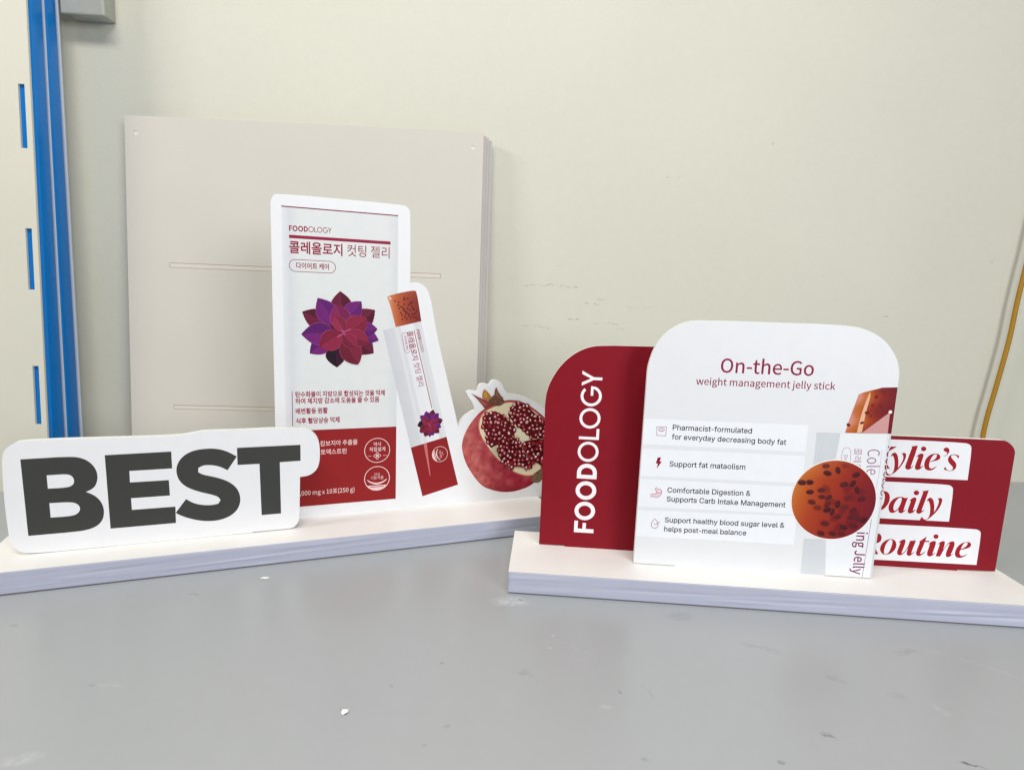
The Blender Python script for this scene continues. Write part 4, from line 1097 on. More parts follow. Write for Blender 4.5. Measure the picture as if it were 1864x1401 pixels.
pr = Print(0.09)
for loops in (
    [[(364.23,125.39),(364.7,127.53),(365.74,129.02),(367.13,129.78),(368.67,129.34),(370.17,127.31),(371.25,123.94),(371.9,119.74),(372.21,115.51),(373.79,118.52),(375.24,122.58),(375.63,125.24),(375.11,127.32),(374.18,128.75),(373.25,129.43),(376.26,129.86),(377.22,129.29),(377.77,127.74),(377.63,125.09),(376.61,121.59),(374.88,117.79),(372.41,113.93),(369.83,110.85),(367.13,108.72),(365.26,107.76),(363.26,107.81),(361.33,109.29),(360.6,111.12),(360.48,113.24),(362.44,113.46),(362.32,112.02),(362.92,110.45),(364.34,109.1),(366.14,108.67),(367.5,109.65),(368.46,111.84),(368.83,114.79),(368.74,118.5),(368.12,122.17),(367.28,124.77),(366.31,126.57),(365.54,126.79),(364.9,125.96)]],
    [[(380.97,135.96),(382.26,136.56),(386.74,137.27),(386.26,134.26),(385.33,128.42),(384.14,122.55),(383.2,117.73),(383.2,116.67),(383.9,116.98),(385.38,118.81),(385.28,117.75),(383.6,115.53),(381.77,114.36),(380.04,114.37),(378.68,115.25),(378.25,116.65),(378.46,118.79),(379.52,123.87),(380.71,129.74),(381.94,135.33)]],
    [[(386.36,126.26),(387.81,128.3),(389.57,129.81),(391.48,130.24),(392.72,129.46),(393.01,128.06),(392.59,125.66),(391.77,120.87),(391.54,118.21),(391.65,117.42),(392.44,117.73),(393.98,119.14),(393.85,118.23),(392.2,115.86),(390.15,114.63),(388.43,114.53),(387.17,115.41),(386.78,116.88),(387.05,119.28),(388.09,124.36),(388.72,127.03),(387.97,127.09)]],
    [[(389.78,134.4),(389.99,135.77),(390.86,136.56),(391.92,136.77),(393.07,136.57),(394.07,135.74),(394.47,134.6),(394.29,133.39),(393.47,132.55),(392.43,132.29),(391.27,132.49),(390.29,133.22)]],
    [[(406.02,119.3),(404.6,117.1),(402.42,115.12),(400.03,114.56),(397.52,114.84),(395.58,116.43),(394.65,118.92),(394.56,122.08),(395.35,125.29),(397.4,128.3),(399.86,130.02),(402.71,130.7),(405.18,130.58),(407.03,129.63),(407.83,128.1),(407.54,125.98),(406.0,124.73),(403.19,123.73),(399.86,122.91),(398.96,122.33),(398.83,119.68),(399.36,117.6),(400.5,116.5),(401.97,116.58),(403.8,117.59)], [(399.0,123.12),(401.66,124.17),(403.65,125.76),(404.57,127.92),(404.45,129.49),(403.54,130.07),(402.11,129.78),(400.64,127.96),(399.54,125.26)]],
    [[(409.65,128.46),(411.76,129.11),(413.03,130.49),(413.33,131.82),(412.24,132.65),(410.44,133.23),(409.49,134.75),(410.02,136.19),(411.63,136.96),(413.4,136.54),(414.68,135.04),(414.85,133.21),(414.17,131.08),(412.49,129.15),(410.88,128.43)]],
    [[(423.85,130.04),(423.74,127.41),(422.98,127.63),(422.31,128.91),(420.94,129.88),(418.91,130.4),(417.49,130.11),(416.9,129.13),(417.36,127.58),(419.08,125.84),(421.32,123.86),(422.59,121.83),(422.87,119.21),(422.05,117.05),(420.05,115.61),(417.68,115.05),(415.14,115.59),(412.6,116.24),(412.62,117.83),(413.19,119.02),(413.84,117.9),(415.03,116.38),(416.87,115.53),(418.82,115.65),(420.0,116.67),(420.16,118.26),(419.21,119.79),(417.25,121.52),(415.53,123.27),(414.65,125.33),(414.65,127.69),(415.84,129.7),(417.87,130.86),(419.81,130.97),(421.84,130.46)]],
    [[(356.39,134.46),(350.97,134.16),(350.83,133.36),(352.34,133.18),(350.42,114.8),(348.75,114.17),(348.58,113.52),(355.02,113.89),(355.18,114.54),(353.65,114.87),(354.43,122.46),(356.7,124.18),(361.05,115.4),(360.13,114.82),(362.43,114.26),(365.31,114.32),(363.26,116.33),(358.01,125.57),(362.98,131.29),(364.56,132.43),(368.54,135.28),(363.23,135.09),(362.91,133.76),(354.63,124.86),(355.54,133.36),(356.49,133.67)]],
):
    pr.poly([smooth(l) for l in loops], INKR)
for loops in (
    [[(351.38,91.82),(362.52,92.86),(364.8,92.62),(366.99,91.14),(368.19,88.79),(368.64,86.12),(368.45,82.86),(367.22,79.54),(365.11,76.42),(362.61,74.37),(359.75,73.1),(349.78,72.2),(350.68,73.08),(352.05,74.25),(353.29,90.58),(351.48,91.02)], [(357.78,90.75),(356.8,80.52),(356.45,74.53),(359.08,74.42),(361.59,76.48),(363.09,79.28),(363.98,82.59),(364.09,86.38),(363.85,89.07),(363.02,90.9),(361.69,91.52)]],
    [[(368.63,76.37),(368.44,79.07),(369.37,82.38),(371.26,85.2),(373.99,87.25),(376.86,88.24),(379.87,88.15),(381.99,87.2),(384.64,87.9),(383.97,85.43),(383.05,81.06),(382.38,76.68),(382.19,75.05),(382.84,75.09),(384.82,77.11),(384.55,76.17),(382.73,73.99),(380.92,72.52),(379.16,72.57),(377.76,73.68),(377.69,76.12),(375.74,73.83),(373.41,72.43),(371.42,72.31),(369.76,73.45)], [(373.25,75.57),(372.83,77.72),(373.23,81.53),(374.8,84.87),(376.75,87.15),(378.18,87.67),(379.27,87.04),(379.33,84.61),(378.59,80.78),(377.52,77.47),(375.83,75.08),(374.15,74.43)]],
    [[(385.96,84.37),(387.54,86.73),(389.56,88.36),(391.29,88.47),(392.21,87.55),(392.2,85.4),(391.47,81.58),(390.84,77.75),(390.49,75.83),(391.12,75.6),(393.02,77.45),(392.9,76.53),(391.01,73.86),(388.91,72.75),(387.13,72.91),(385.96,74.2),(386.02,76.37),(386.84,80.75),(387.58,84.58),(386.76,85.07)]],
    [[(388.93,92.73),(389.16,93.93),(390.03,94.84),(391.13,95.17),(392.41,94.93),(393.42,94.08),(393.87,92.92),(393.64,91.73),(392.8,90.93),(391.65,90.59),(390.38,90.78),(389.43,91.58)]],
    [[(396.32,94.68),(397.86,94.99),(401.95,95.93),(401.54,93.49),(400.55,88.06),(399.2,81.51),(398.13,76.58),(398.59,75.8),(400.49,77.54),(400.37,76.61),(398.67,74.45),(396.63,72.96),(395.12,73.03),(393.82,74.14),(393.71,76.04),(394.3,79.05),(395.66,85.61),(397.01,92.15),(397.28,93.77)]],
    [[(401.57,85.33),(402.13,87.35),(403.18,88.76),(404.62,89.12),(406.22,88.3),(407.62,86.07),(408.65,82.64),(409.17,78.89),(409.29,75.11),(410.65,77.9),(411.85,81.76),(412.39,85.02),(412.13,86.89),(411.45,88.19),(410.52,88.78),(413.28,89.27),(414.45,89.02),(415.1,87.61),(415.09,85.19),(414.14,81.36),(412.45,77.47),(409.97,73.8),(407.63,70.95),(405.45,68.64),(403.62,67.43),(401.79,66.23),(398.81,66.04),(397.92,67.07),(399.16,70.14),(400.11,69.38),(401.0,68.35),(402.33,67.73),(403.8,67.99),(405.11,69.32),(405.79,71.64),(405.99,74.91),(405.72,78.68),(405.03,81.87),(404.02,84.51),(403.07,85.96),(402.21,85.74)]],
    [[(350.17,50.0),(360.07,51.56),(363.41,51.66),(364.94,50.66),(366.04,48.6),(366.23,46.17),(365.5,43.99),(363.98,42.67),(361.84,41.91),(360.52,41.21),(362.21,36.73),(363.38,34.05),(365.27,31.59),(362.08,31.01),(358.62,36.18),(356.62,40.95),(354.63,41.13),(353.0,31.5),(354.77,30.88),(347.5,30.39),(349.09,31.24),(351.43,48.86)], [(356.09,49.78),(355.08,42.08),(358.38,42.6),(360.14,44.25),(360.87,47.35),(360.33,49.44),(358.84,50.14)]],
    [[(366.18,35.46),(366.11,39.14),(367.84,43.23),(370.86,45.87),(374.05,47.12),(377.18,46.71),(379.26,44.9),(380.32,41.92),(380.2,38.55),(378.65,35.38),(376.18,32.76),(373.26,31.46),(370.46,31.45),(368.07,32.52)], [(369.95,33.26),(369.87,36.94),(370.61,41.27),(372.36,45.05),(374.13,46.51),(375.55,46.36),(376.39,45.02),(376.44,41.66),(375.6,37.32),(374.4,33.56),(372.65,31.91),(370.95,31.98)]],
    [[(381.65,43.72),(383.68,46.11),(385.73,47.46),(387.43,47.27),(388.03,46.09),(387.84,43.33),(386.89,38.69),(385.98,34.96),(385.86,33.72),(386.97,33.8),(388.91,36.07),(390.64,39.86),(391.5,43.88),(392.01,46.35),(394.19,46.68),(397.19,47.12),(396.51,43.91),(395.27,38.64),(394.65,34.93),(394.88,34.03),(395.56,34.38),(397.14,36.32),(397.1,35.4),(395.21,32.82),(393.15,31.46),(391.41,31.95),(390.49,33.42),(390.61,35.88),(391.23,39.59),(389.03,35.16),(386.62,32.24),(384.48,31.48),(382.6,32.15),(381.83,33.76),(382.03,36.53),(382.97,40.87),(383.68,43.97),(382.53,44.2)]],
    [[(399.76,45.77),(401.85,47.61),(406.31,51.54),(405.49,47.36),(409.37,47.38),(408.97,46.26),(405.11,46.12),(404.32,41.69),(403.05,36.72),(402.51,34.54),(403.12,34.16),(404.68,35.0),(407.15,37.3),(406.98,36.5),(404.84,33.78),(402.56,32.1),(400.61,32.09),(399.04,33.39),(398.8,35.21),(399.41,38.92),(400.49,43.26),(400.87,45.84)]],
    [[(408.74,43.93),(410.35,46.35),(412.65,47.72),(414.62,47.54),(415.22,46.37),(415.12,43.93),(414.18,38.69),(413.54,35.29),(413.9,34.7),(415.85,36.67),(415.7,35.74),(413.82,33.29),(411.74,32.23),(409.74,32.59),(408.82,34.05),(408.88,36.81),(409.64,41.43),(410.05,44.51)]],
    [[(412.13,51.93),(412.4,53.16),(413.17,53.99),(414.23,54.3),(415.43,54.02),(416.38,53.17),(416.71,51.98),(416.43,50.82),(415.65,50.04),(414.58,49.79),(413.43,50.07),(412.55,50.86)]],
    [[(416.88,44.05),(418.63,46.59),(420.9,48.14),(422.76,47.9),(423.21,46.29),(422.97,43.24),(422.62,39.87),(424.58,43.65),(426.85,47.14),(429.41,48.52),(431.25,48.04),(431.94,46.26),(431.76,42.91),(430.83,38.59),(429.89,35.48),(430.21,35.2),(432.5,36.57),(429.86,33.77),(428.08,32.61),(426.37,32.92),(425.58,34.58),(425.7,37.64),(426.9,42.89),(427.56,45.97),(426.51,45.6),(424.2,42.41),(422.37,37.72),(421.19,34.28),(420.55,32.89),(416.79,32.76),(417.65,37.7),(418.58,42.95),(418.84,45.09),(417.76,44.9)]],
    [[(444.93,37.41),(442.99,34.85),(439.94,32.99),(436.68,32.58),(434.58,33.66),(433.52,36.03),(433.48,39.38),(434.84,43.42),(437.41,46.63),(440.48,48.22),(443.72,48.68),(445.73,48.09),(446.65,46.33),(446.31,44.19),(444.07,42.52),(440.93,41.4),(438.01,40.6),(437.4,39.04),(437.69,36.31),(438.84,34.87),(440.52,34.68),(442.85,35.75)], [(438.17,41.4),(440.75,42.6),(442.67,44.55),(443.56,46.73),(443.01,47.91),(441.6,48.12),(440.09,47.11),(438.8,44.6)]],
):
    pr.poly([smooth(l) for l in loops], INKR)
pr.build('lettering', pc)

# --- rounded white panel with the list
B_top = [(133.98,190.52),(134.06,198.75),(135.46,207.47),(138.5,217.64),(144.74,228.36),(154.35,237.03),(164.66,241.77),(175.63,243.57),(278.34,244.22),(300.23,243.73),(310.52,242.07),(321.09,238.13),(330.47,231.86),(337.26,223.98),(341.79,216.73),(344.81,207.03),(345.79,199.55)]
B_top[0] = (134.1, B_top[0][1])
B_top[-1] = (345.1, B_top[-1][1])
B_out = [(134.1, 20.7), (171.5, 20.7), (171.5, 19.5), (304, 19.5), (304, 20.7), (345.1, 20.7)] + B_top[::-1]
PB_FACE = mat('pale_grey_print', (226, 228, 231), 0.42, 0.45, 0.012, 60, 0.1, 900)
pb = panel('list_panel', smooth(B_out, 2, 30), 5, PB_FACE, EDGE_WHITE, rd, 32.1, 'white panel with wide rounded shoulders, a list of benefits and amber jelly pictures')
BX = 134.3
for zs in ([(136.55,155.66),(274.8,156.95),(275.33,132.95),(135.81,132.24)], [(135.59,128.46),(274.98,129.71),(276.04,104.85),(134.94,103.15)],
           [(135.11,100.61),(275.71,101.32),(274.63,76.17),(134.96,74.65)], [(134.68,71.53),(274.35,74.37),(274.1,47.59),(134.42,46.72)]):
    pr = Print(0.04)
    pr.poly([(BX, zs[3][1]), (zs[2][0], zs[2][1]), (zs[1][0], zs[1][1]), (BX, zs[0][1])], (236, 239, 244))
    bxo = pr.build('text_box', pb)

DARK = (32, 32, 46)
pr = Print(0.08)
for s, (q0, q1) in (
    ('Pharmacist-formulated', [(159.7,146.72),(227.84,147.13)]),
    ('for everyday decreasing body fat', [(159.54,138.27),(257.9,138.5)]),
    ('Support fat mataolism', [(159.47,113.49),(225.25,114.29)]),
    ('Comfortable Digestion &', [(159.42,89.43),(232.05,90.45)]),
    ('Supports Carb Intake Management', [(159.43,81.06),(263.18,81.93)]),
    ('Support healthy blood sugar level &', [(159.34,61.51),(264.26,62.86)]),
    ('helps post-meal balance', [(159.36,52.8),(231.76,53.72)]),
):
    text(pr, s, 'I', q0, q1, DARK, 0.010)
pr.build('list_lettering', pb)
MAG = (140, 22, 66)
pr = Print(0.08)
q0, q1 = [(196.39,199.46),(274.34,200.08)]
text(pr, 'On-the-Go', 'N', q0, q1, MAG, 0.003)
q0, q1 = [(176.54,187.89),(293.69,188.85)]
text(pr, 'weight management jelly stick', 'N', q0, q1, MAG, 0.002)
pr.build('title_lettering', pb)

# icons beside the list
ICO = (150, 60, 84)
pr = Print(0.08)
q = [(145.77,148.69),(154.18,149.13),(153.98,141.04),(146.35,140.89)]
pr.line(smooth(q, 0), 0.55, ICO, True)
pr.line(smooth([(147.43,146.23),(148.34,147.21),(149.95,147.72),(151.61,147.38),(152.66,146.51),(151.63,144.92),(150.12,145.35),(148.53,144.76)], 1), 0.5, ICO, True)
pr.line([(150.12,145.35),(150.37,146.38)], 0.45, ICO)
pr.build('scale_icon', pb)
pr = Print(0.08)
pr.poly([(148.63,121.03),(151.43,121.19),(150.55,117.51),(152.45,117.45),(148.39,110.81),(149.05,115.44),(147.22,115.51)], (146, 18, 44))
pr.build('bolt_icon', pb)
pr = Print(0.08)
st = smooth([(148.56,92.68),(149.68,93.27),(150.64,91.58),(152.41,92.39),(154.17,91.09),(154.58,89.01),(153.68,86.49),(151.34,84.33),(148.86,84.0),(146.93,85.21),(146.33,84.29),(144.95,84.82),(145.14,86.86),(146.45,87.29),(147.82,86.84),(149.58,87.83),(149.97,89.35),(149.03,90.78)], 2)
pr.poly(st, (234, 208, 216))
pr.line(st, 0.4, ICO, True)
pr.line([(149.91,87.85),(152.05,88.33),(154.58,89.01)], 0.35, ICO)
pr.build('stomach_icon', pb)
pr = Print(0.08)
pr.line(smooth([(150.04,64.33),(151.69,62.47),(153.13,60.07),(153.64,57.69),(152.77,55.76),(150.63,55.08),(148.4,55.65),(147.26,57.46),(147.58,59.98),(148.76,62.29)], 2), 0.45, ICO, True)
pr.line([(149.79,59.68),(151.24,58.34),(154.93,61.79)], 0.45, ICO)
pr.build('drop_icon', pb)


def lerp(a, b, t_):
    t_ = max(0, min(1, t_))
    return tuple(a[i] + (b[i] - a[i]) * t_ for i in range(3))


def ramp(stops, t_):
    for (t0, c0), (t1, c1) in zip(stops, stops[1:]):
        if t_ <= t1:
            return lerp(c0, c1, (t_ - t0) / (t1 - t0))
    return stops[-1][1]


# jelly block, upper right of the panel
pr = Print(0.05)
jp = [(306.39,151.71),(308.29,161.95),(310.76,172.55),(313.76,185.69),(317.57,187.82),(332.97,192.68),(346.59,193.47),(346.07,153.04)]
jl0, jl1 = jp[0][0], 345.0
jp = [(min(x, 345.0), z) for x, z in jp]
ja, jb = [(313.76,185.69),(306.39,151.71)]


def jcol(x, z):
    k = (z - jb[1]) / (ja[1] - jb[1])
    xl = jb[0] + (ja[0] - jb[0]) * k
    t_ = (x - xl) / (345.0 - xl + 1e-6)
    return ramp([(0, (206, 136, 120)), (.1, (192, 108, 64)), (.26, (178, 92, 32)), (.42, (152, 56, 26)), (.62, (128, 32, 28)), (1, (108, 18, 28))], t_ + .08 * math.sin(z * .3))


pr.poly(jp, None, 4, jcol)
pr.poly(smooth([(322.89,188.72),(323.85,184.89),(321.77,171.8),(320.38,152.72),(316.3,152.37),(317.11,161.1),(319.15,174.93)]), (226, 178, 146))
for cx, cz, rx, rz, an in ((725, 122, 22, 10, 10), (672, 160, 16, 12, 40), (655, 222, 13, 10, 0), (712, 228, 26, 13, -60), (612, 278, 20, 13, 0), (585, 352, 16, 10, 20), (492, 372, 12, 16, 60), (640, 300, 10, 8, 0)):
    (ax, az), = [(0, 0)]
    c0 = None
    pr.poly(ell(345.0 - (802 - cx) / 3.687 * .44 - (cz - 92) * 0.0 - 1.0 + (0 if cz < 250 else 1.5), jp[5][1] - (cz - 92) / 3.687 * .445, rx / 3.687 * .42, rz / 3.687 * .42, an, 12), (112, 26, 26))
pr.poly([(320.09,152.05),(341.55,171.76),(341.99,152.95)], (202, 150, 148))
wd = [(341.78,171.91)][0]
pr.poly(ell(wd[0], wd[1], 1.5, 1.5), (246, 236, 234))
pr.build('jelly_print', pb)

# stick pack below it
pr = Print(0.05)
g1 = [(282.63,150.98),(303.56,151.3),(302.05,129.8),(292.92,121.23),(283.39,117.99)]
pr.poly(g1, (203, 208, 213))
for i in range(11):
    xa = g1[0][0] + .6 + i * 1.7
    pr.line([(xa, g1[0][1] - .4), (xa, g1[4][1] + 2 + i * .3)], 0.35, (212, 217, 221))
g2 = [(282.46,53.99),(301.14,54.52),(304.4,20.17),(282.61,20.06)]
pr.poly([(g2[3][0] + .5, 21), (g2[2][0], 21), (g2[1][0], g2[1][1]), (g2[0][0], g2[0][1])], (205, 209, 214))
pk = [(302.67,151.38),(341.53,152.66),(343.3,20.07),(304.95,18.78),(298.49,83.46)]
pr.poly([pk[0], pk[1], (pk[2][0], 21), (pk[3][0], 21), pk[4]], (230, 233, 237))
bd = [(341.28,152.65),(343.3,20.07)]
pr.poly([(bd[0][0], bd[0][1]), (344.95, bd[0][1] + .2), (344.95, 20.9), (bd[1][0], 20.9)], None, 4,
        lambda x, z: ramp([(0, (222, 225, 229)), (.35, (200, 203, 208)), (1, (214, 217, 221))], (x - bd[1][0]) / (345 - bd[1][0])))
MV = (164, 124, 146)
c0, c1 = [(327.15,138.26),(328.58,115.48)]
text(pr, 'Cole', 'N', c0, c1, MV, 0.0, 0.82)
c0, c1 = [(316.34,138.6),(317.24,118.59)]
text(pr, '콜레올', 'N', c0, c1, (170, 128, 148), 0.0)
c0, c1 = [(308.07,132.14),(308.24,127.47)]
text(pr, 'De', 'N', c0, c1, (150, 120, 140))
pr.line(smooth([(306.33,123.34),(305.96,134.03),(306.77,137.81),(309.13,139.13),(311.73,138.35),(313.42,135.78),(314.1,123.78)], 1), 0.4, (176, 140, 158))
pr.line([(339.01,138.26),(339.46,119.87),(338.61,103.65)], 0.3, (186, 170, 186))
c0, c1 = [(327.26,62.91),(327.87,23.67)]
text(pr, 'ing Jelly', 'N', c0, c1, (122, 30, 84), 0.004, 0.86)
pr.line([(338.07,75.63),(336.74,20.89)], 0.35, (130, 60, 104))
pr.build('stick_print', pb)
pr = Print(0.11)
e0, e1 = [(343.58,141.86),(342.61,92.79)]
geo_text(pr, e0, e1, (122, 30, 72), 0.2, 0.13, None, 344.9)
pr.build('side_lettering', pb)

# round magnifier picture of the jelly
pr = Print(0.13)
cc = [(303.97,91.34),(268.18,88.47),(339.42,94.19),(302.98,127.18),(306.26,54.86)]
ccx, ccz = cc[0]
RR = (cc[2][0] - cc[1][0]) / 4 + (cc[3][1] - cc[4][1]) / 4
ccx, ccz = (cc[1][0] + cc[2][0]) / 2, (cc[3][1] + cc[4][1]) / 2
pr.poly(ell(ccx, ccz, RR + .9, RR + .9, 0, 56), (240, 236, 234))


def ccol(x, z):
    dx, dz = (x - ccx) / RR, (z - ccz) / RR
    t_ = .5 + .5 * (dx * .92 - dz * .25)
    c = ramp([(0, (196, 118, 60)), (.12, (184, 90, 36)), (.3, (164, 60, 28)), (.6, (142, 38, 28)), (.85, (122, 24, 34)), (1, (108, 20, 36))], t_)
    c = lerp(c, (206, 140, 84), max(0, dz - .5) * max(0, min(1, .3 - dx)) * 1.2)
    return c


pr.poly(ell(ccx, ccz, RR, RR, 0, 56), None, 4, ccol)
seeds = [(293.76,121.68),(295.91,115.06),(304.42,118.12),(310.45,122.63),(320.2,114.99),(318.28,106.77),(311.2,105.67),(281.54,105.96),(272.92,106.54),(282.88,97.18),(292.58,99.53),(293.52,93.44),(299.31,93.11),(285.42,88.15),(291.08,83.28),(298.99,86.93),(303.71,80.35),(307.61,87.46),(314.23,85.4),(315.77,93.84),(322.48,101.33),(327.24,93.45),(321.54,82.84),(320.43,76.16),(325.57,75.8),(308.93,76.13),(299.31,81.86),(298.82,69.26),(315.17,66.57),(323.26,68.47),(296.39,60.07),(306.26,60.43),(314.87,58.21),(333.56,73.0)]
sang = [5, -15, -70, 0, 25, 60, 15, 0, 0, 5, 10, 0, 40, -15, -5, 60, 80, 80, 15, 30, -70, 20, 40, 10, -60, 25, 20, -5, -15, -5, -15, -10, 0, 30]
for (dx_, dz_) in ((.25, -.25), (.42, .1), (.1, -.45), (.55, -.3), (-.05, -.05), (.3, .3), (.62, .25), (.2, -.7), (.5, -.58), (-.2, .25)):
    for q_, w_ in ((1.5, .10), (1.2, .18), (.85, .26)):
        pr.poly(ell(ccx + dx_ * RR, ccz + dz_ * RR, 3.8 * q_, 2.7 * q_, dx_ * 300, 18), lerp(ccol(ccx + dx_ * RR, ccz + dz_ * RR), (84, 14, 26), w_ * 1.6))
for i, ((sx, sz), an) in enumerate(zip(seeds, sang)):
    rr_ = math.hypot(sx - ccx, sz - ccz)
    if rr_ > RR - 3.9:
        f = (RR - 3.9) / rr_
        sx, sz = ccx + (sx - ccx) * f, ccz + (sz - ccz) * f
    f = random.uniform(.9, 1.12)
    dkc = (120, 34, 30) if i == 3 else random.choice(((64, 16, 22), (56, 12, 22), (76, 22, 26)))
    dkc = lerp(dkc, ccol(sx, sz), random.choice((0, .08, .18, .32)))
    pr.poly(ell(sx, sz, 3.75 * f, 2.5 * f, an, 18), lerp(dkc, ccol(sx, sz), .72))
    pr.poly(ell(sx, sz, 3.4 * f, 2.15 * f, an, 18), lerp(dkc, ccol(sx, sz), .35))
    pr.poly(ell(sx + .15, sz - .1, 2.9 * f, 1.75 * f, an, 18), dkc)
    if i != 3:
        pr.poly(ell(sx - .4, sz + .35, 1.3 * f, .5 * f, an, 10), lerp(dkc, (120, 60, 60), .35))
pr.build('round_print', pb)

# ================================================================== left display
L0, LY = (-280.494, 500.382), 0.3642706
ld = empty('counter_display', (L0[0] * MM, L0[1] * MM, 0), LY)
tag(ld, 'white counter display with dark block lettering, a tall package cut-out and a pomegranate', 'display stand', 'foam board counter displays')
LU0, LU1 = -163.0, 362.0
base_board(LU0, LU1, ld)
edge_wrap([o for o in ld.children if o.name.startswith('base')][0], LU0 + 0.1, LU1 - 0.1, 11)

# --- word panel
D_out = smooth([(-130.81,20.63),(-81.89,20.09),(-81.79,19.38),(48.36,20.35),(48.22,21.11),(81.74,20.67),(86.38,22.28),(89.87,26.5),(91.15,31.54),(92.28,73.23),(100.49,73.74),(107.44,78.51),(110.64,85.81),(111.44,97.01),(110.37,110.11),(105.31,117.76),(99.4,120.97),(92.67,122.01),(71.15,123.5),(35.95,123.12),(9.8,123.61),(0.73,122.3),(-8.27,120.49),(-25.84,120.15),(-128.89,121.74),(-135.74,118.63),(-140.78,114.17),(-143.2,108.16),(-144.22,73.9),(-143.31,37.93),(-142.27,31.2),(-138.31,24.07)], 2, 60)
wz = min(z for x, z in D_out)
D_out = [(x, max(z, 20.4)) for x, z in D_out]
D_out = [p for i, p in enumerate(D_out) if p != D_out[i - 1]]
DS = [p for p in D_out]
pd = panel('word_panel', DS, 6, WHITE, EDGE_WHITE, ld, 32.6, 'rounded white panel with heavy dark grey capital letters')
tabs = box('slot_tab', -70, 30, 0.6, 5.4, 18, 23, EDGE_WHITE, pd)
pr = Print(0.06)
CH = (64, 64, 62)
pr.poly([smooth([(-130.55,105.29),(-95.78,105.7),(-87.88,104.23),(-81.4,100.18),(-77.05,93.24),(-75.97,85.64),(-77.9,78.23),(-81.51,74.66),(-85.69,72.99),(-79.1,69.07),(-74.65,62.74),(-72.87,54.91),(-74.17,46.47),(-78.63,40.93),(-84.99,38.18),(-93.25,37.04),(-129.68,37.05)], 2, 48),
         smooth([(-113.16,90.05),(-98.71,90.31),(-94.86,88.21),(-93.4,83.63),(-94.7,79.91),(-98.82,77.92),(-113.03,78.09)], 2), smooth([(-112.84,65.05),(-97.63,64.83),(-92.39,62.67),(-90.49,58.28),(-92.24,53.9),(-97.09,51.68),(-112.77,51.91)], 2)], CH)
pr.poly([(-69.81,105.26),(-18.17,105.56),(-18.11,89.65),(-51.86,89.62),(-51.98,78.89),(-21.23,78.75),(-20.97,64.03),(-51.87,64.13),(-51.72,53.05),(-16.97,52.91),(-17.18,37.09),(-69.09,37.15)], CH)
pr.poly(smooth([(36.15,97.55),(27.76,84.69),(20.88,89.09),(13.23,90.85),(7.12,90.9),(3.23,88.53),(3.08,84.49),(6.79,81.74),(17.44,78.64),(27.44,74.3),(35.13,67.36),(38.36,57.99),(37.31,48.92),(32.8,42.01),(25.52,37.6),(16.01,35.64),(5.17,36.58),(-5.43,40.01),(-12.85,43.8),(-16.92,46.87),(-8.01,59.37),(-1.83,54.71),(5.73,52.22),(13.43,51.51),(18.91,52.45),(20.9,55.89),(19.13,59.3),(13.78,61.93),(3.15,65.51),(-7.26,70.81),(-12.98,77.42),(-15.03,85.44),(-14.12,93.2),(-9.07,100.69),(-1.43,105.09),(7.68,106.66),(18.36,106.4),(27.55,103.4)], 2, 48), CH)
pr.poly([(36.55,105.91),(93.1,105.85),(93.03,89.77),(73.93,89.53),(74.1,37.41),(56.48,37.46),(55.74,89.08),(36.55,89.28)], CH)
pr.build('lettering', pd)

# --- tall package cut-out with stick pack and pomegranate
E_top = [(70.38,335.73),(70.66,339.5),(72.35,343.74),(76.38,346.14),(195.89,345.88),(200.43,344.08),(203.07,341.02),(203.92,336.43),(204.59,267.39),(209.63,268.35),(214.42,267.7),(220.47,264.45),(224.17,258.72),(227.37,248.98),(234.69,210.93),(243.31,177.93),(257.72,122.14),(260.56,110.08),(261.72,114.44),(266.26,121.51),(274.85,126.88),(279.95,129.23),(276.47,137.85),(271.47,144.25),(268.89,149.61),(272.22,151.72),(278.02,150.97),(281.92,149.95),(283.64,157.12),(287.46,159.24),(293.34,158.51),(296.26,157.33),(298.09,161.52),(303.02,163.33),(310.01,160.45),(313.36,152.77),(317.61,146.94),(329.85,145.05),(344.41,141.26),(357.27,134.26),(366.85,126.06),(381.48,106.17),(391.34,85.4),(391.59,54.54),(385.35,34.25),(380.08,22.87)]
E_top[0] = (70.0, E_top[0][1])
E_out = [(70.0, 19.5), (E_top[-1][0], 19.5)] + E_top[::-1]
pe = panel('package_panel', smooth(E_out, 2, 50), 6, WHITE, EDGE_WHITE, ld, 60.5, 'tall white cut-out printed with a package, a stick pack and a halved pomegranate')

pr = Print(0.04)
XL, XR = 79.7, 191.4
ZT, ZM, ZB = 334.4, [(191.74,113.67)][0][1], 32.5
pr.poly([(XL, ZM), (XR, ZM), (XR, ZT), (XL, ZT)], None, 5, lambda x, z: ramp([(0, (226, 228, 233)), (.06, (214, 217, 221)), (.14, (223, 227, 227)), (.9, (225, 228, 228)), (1, (216, 220, 221))], (x - XL) / (XR - XL)))
pr.poly([(XL, ZB), (XR, ZB), (XR, ZM), (XL, ZM)], (146, 30, 32))
pr.line([(XL, ZT), (XR, ZT)], 1.1, (126, 24, 50))
pr.build('package_print', pe)
MG = (148, 24, 62)
pr = Print(0.09)
q0, q1 = [(86.33,311.76),(125.91,312.33)]
geo_text(pr, q0, q1, MG, 0.21, 0.12, abs(q1[0] - q0[0]) / GEO_LEN * 1.08)
pr.build('name_lettering', pe)
pr = Print(0.09)
b0 = [(86.17,308.11),(183.87,308.53),(183.89,305.77),(86.12,305.15)]
pr.poly([(b0[0][0], b0[3][1] - .1), (b0[1][0], b0[3][1] - .1), (b0[1][0], b0[0][1]), (b0[0][0], b0[0][1])], MG)
q0, q1 = [(86.39,291.87),(135.9,291.89)]
text(pr, '콜레올로지', 'N', q0, (q1[0], q0[1]), MG, 0.007, 0.88)
q2, q3 = [(140.7,292.72),(182.86,292.43)]
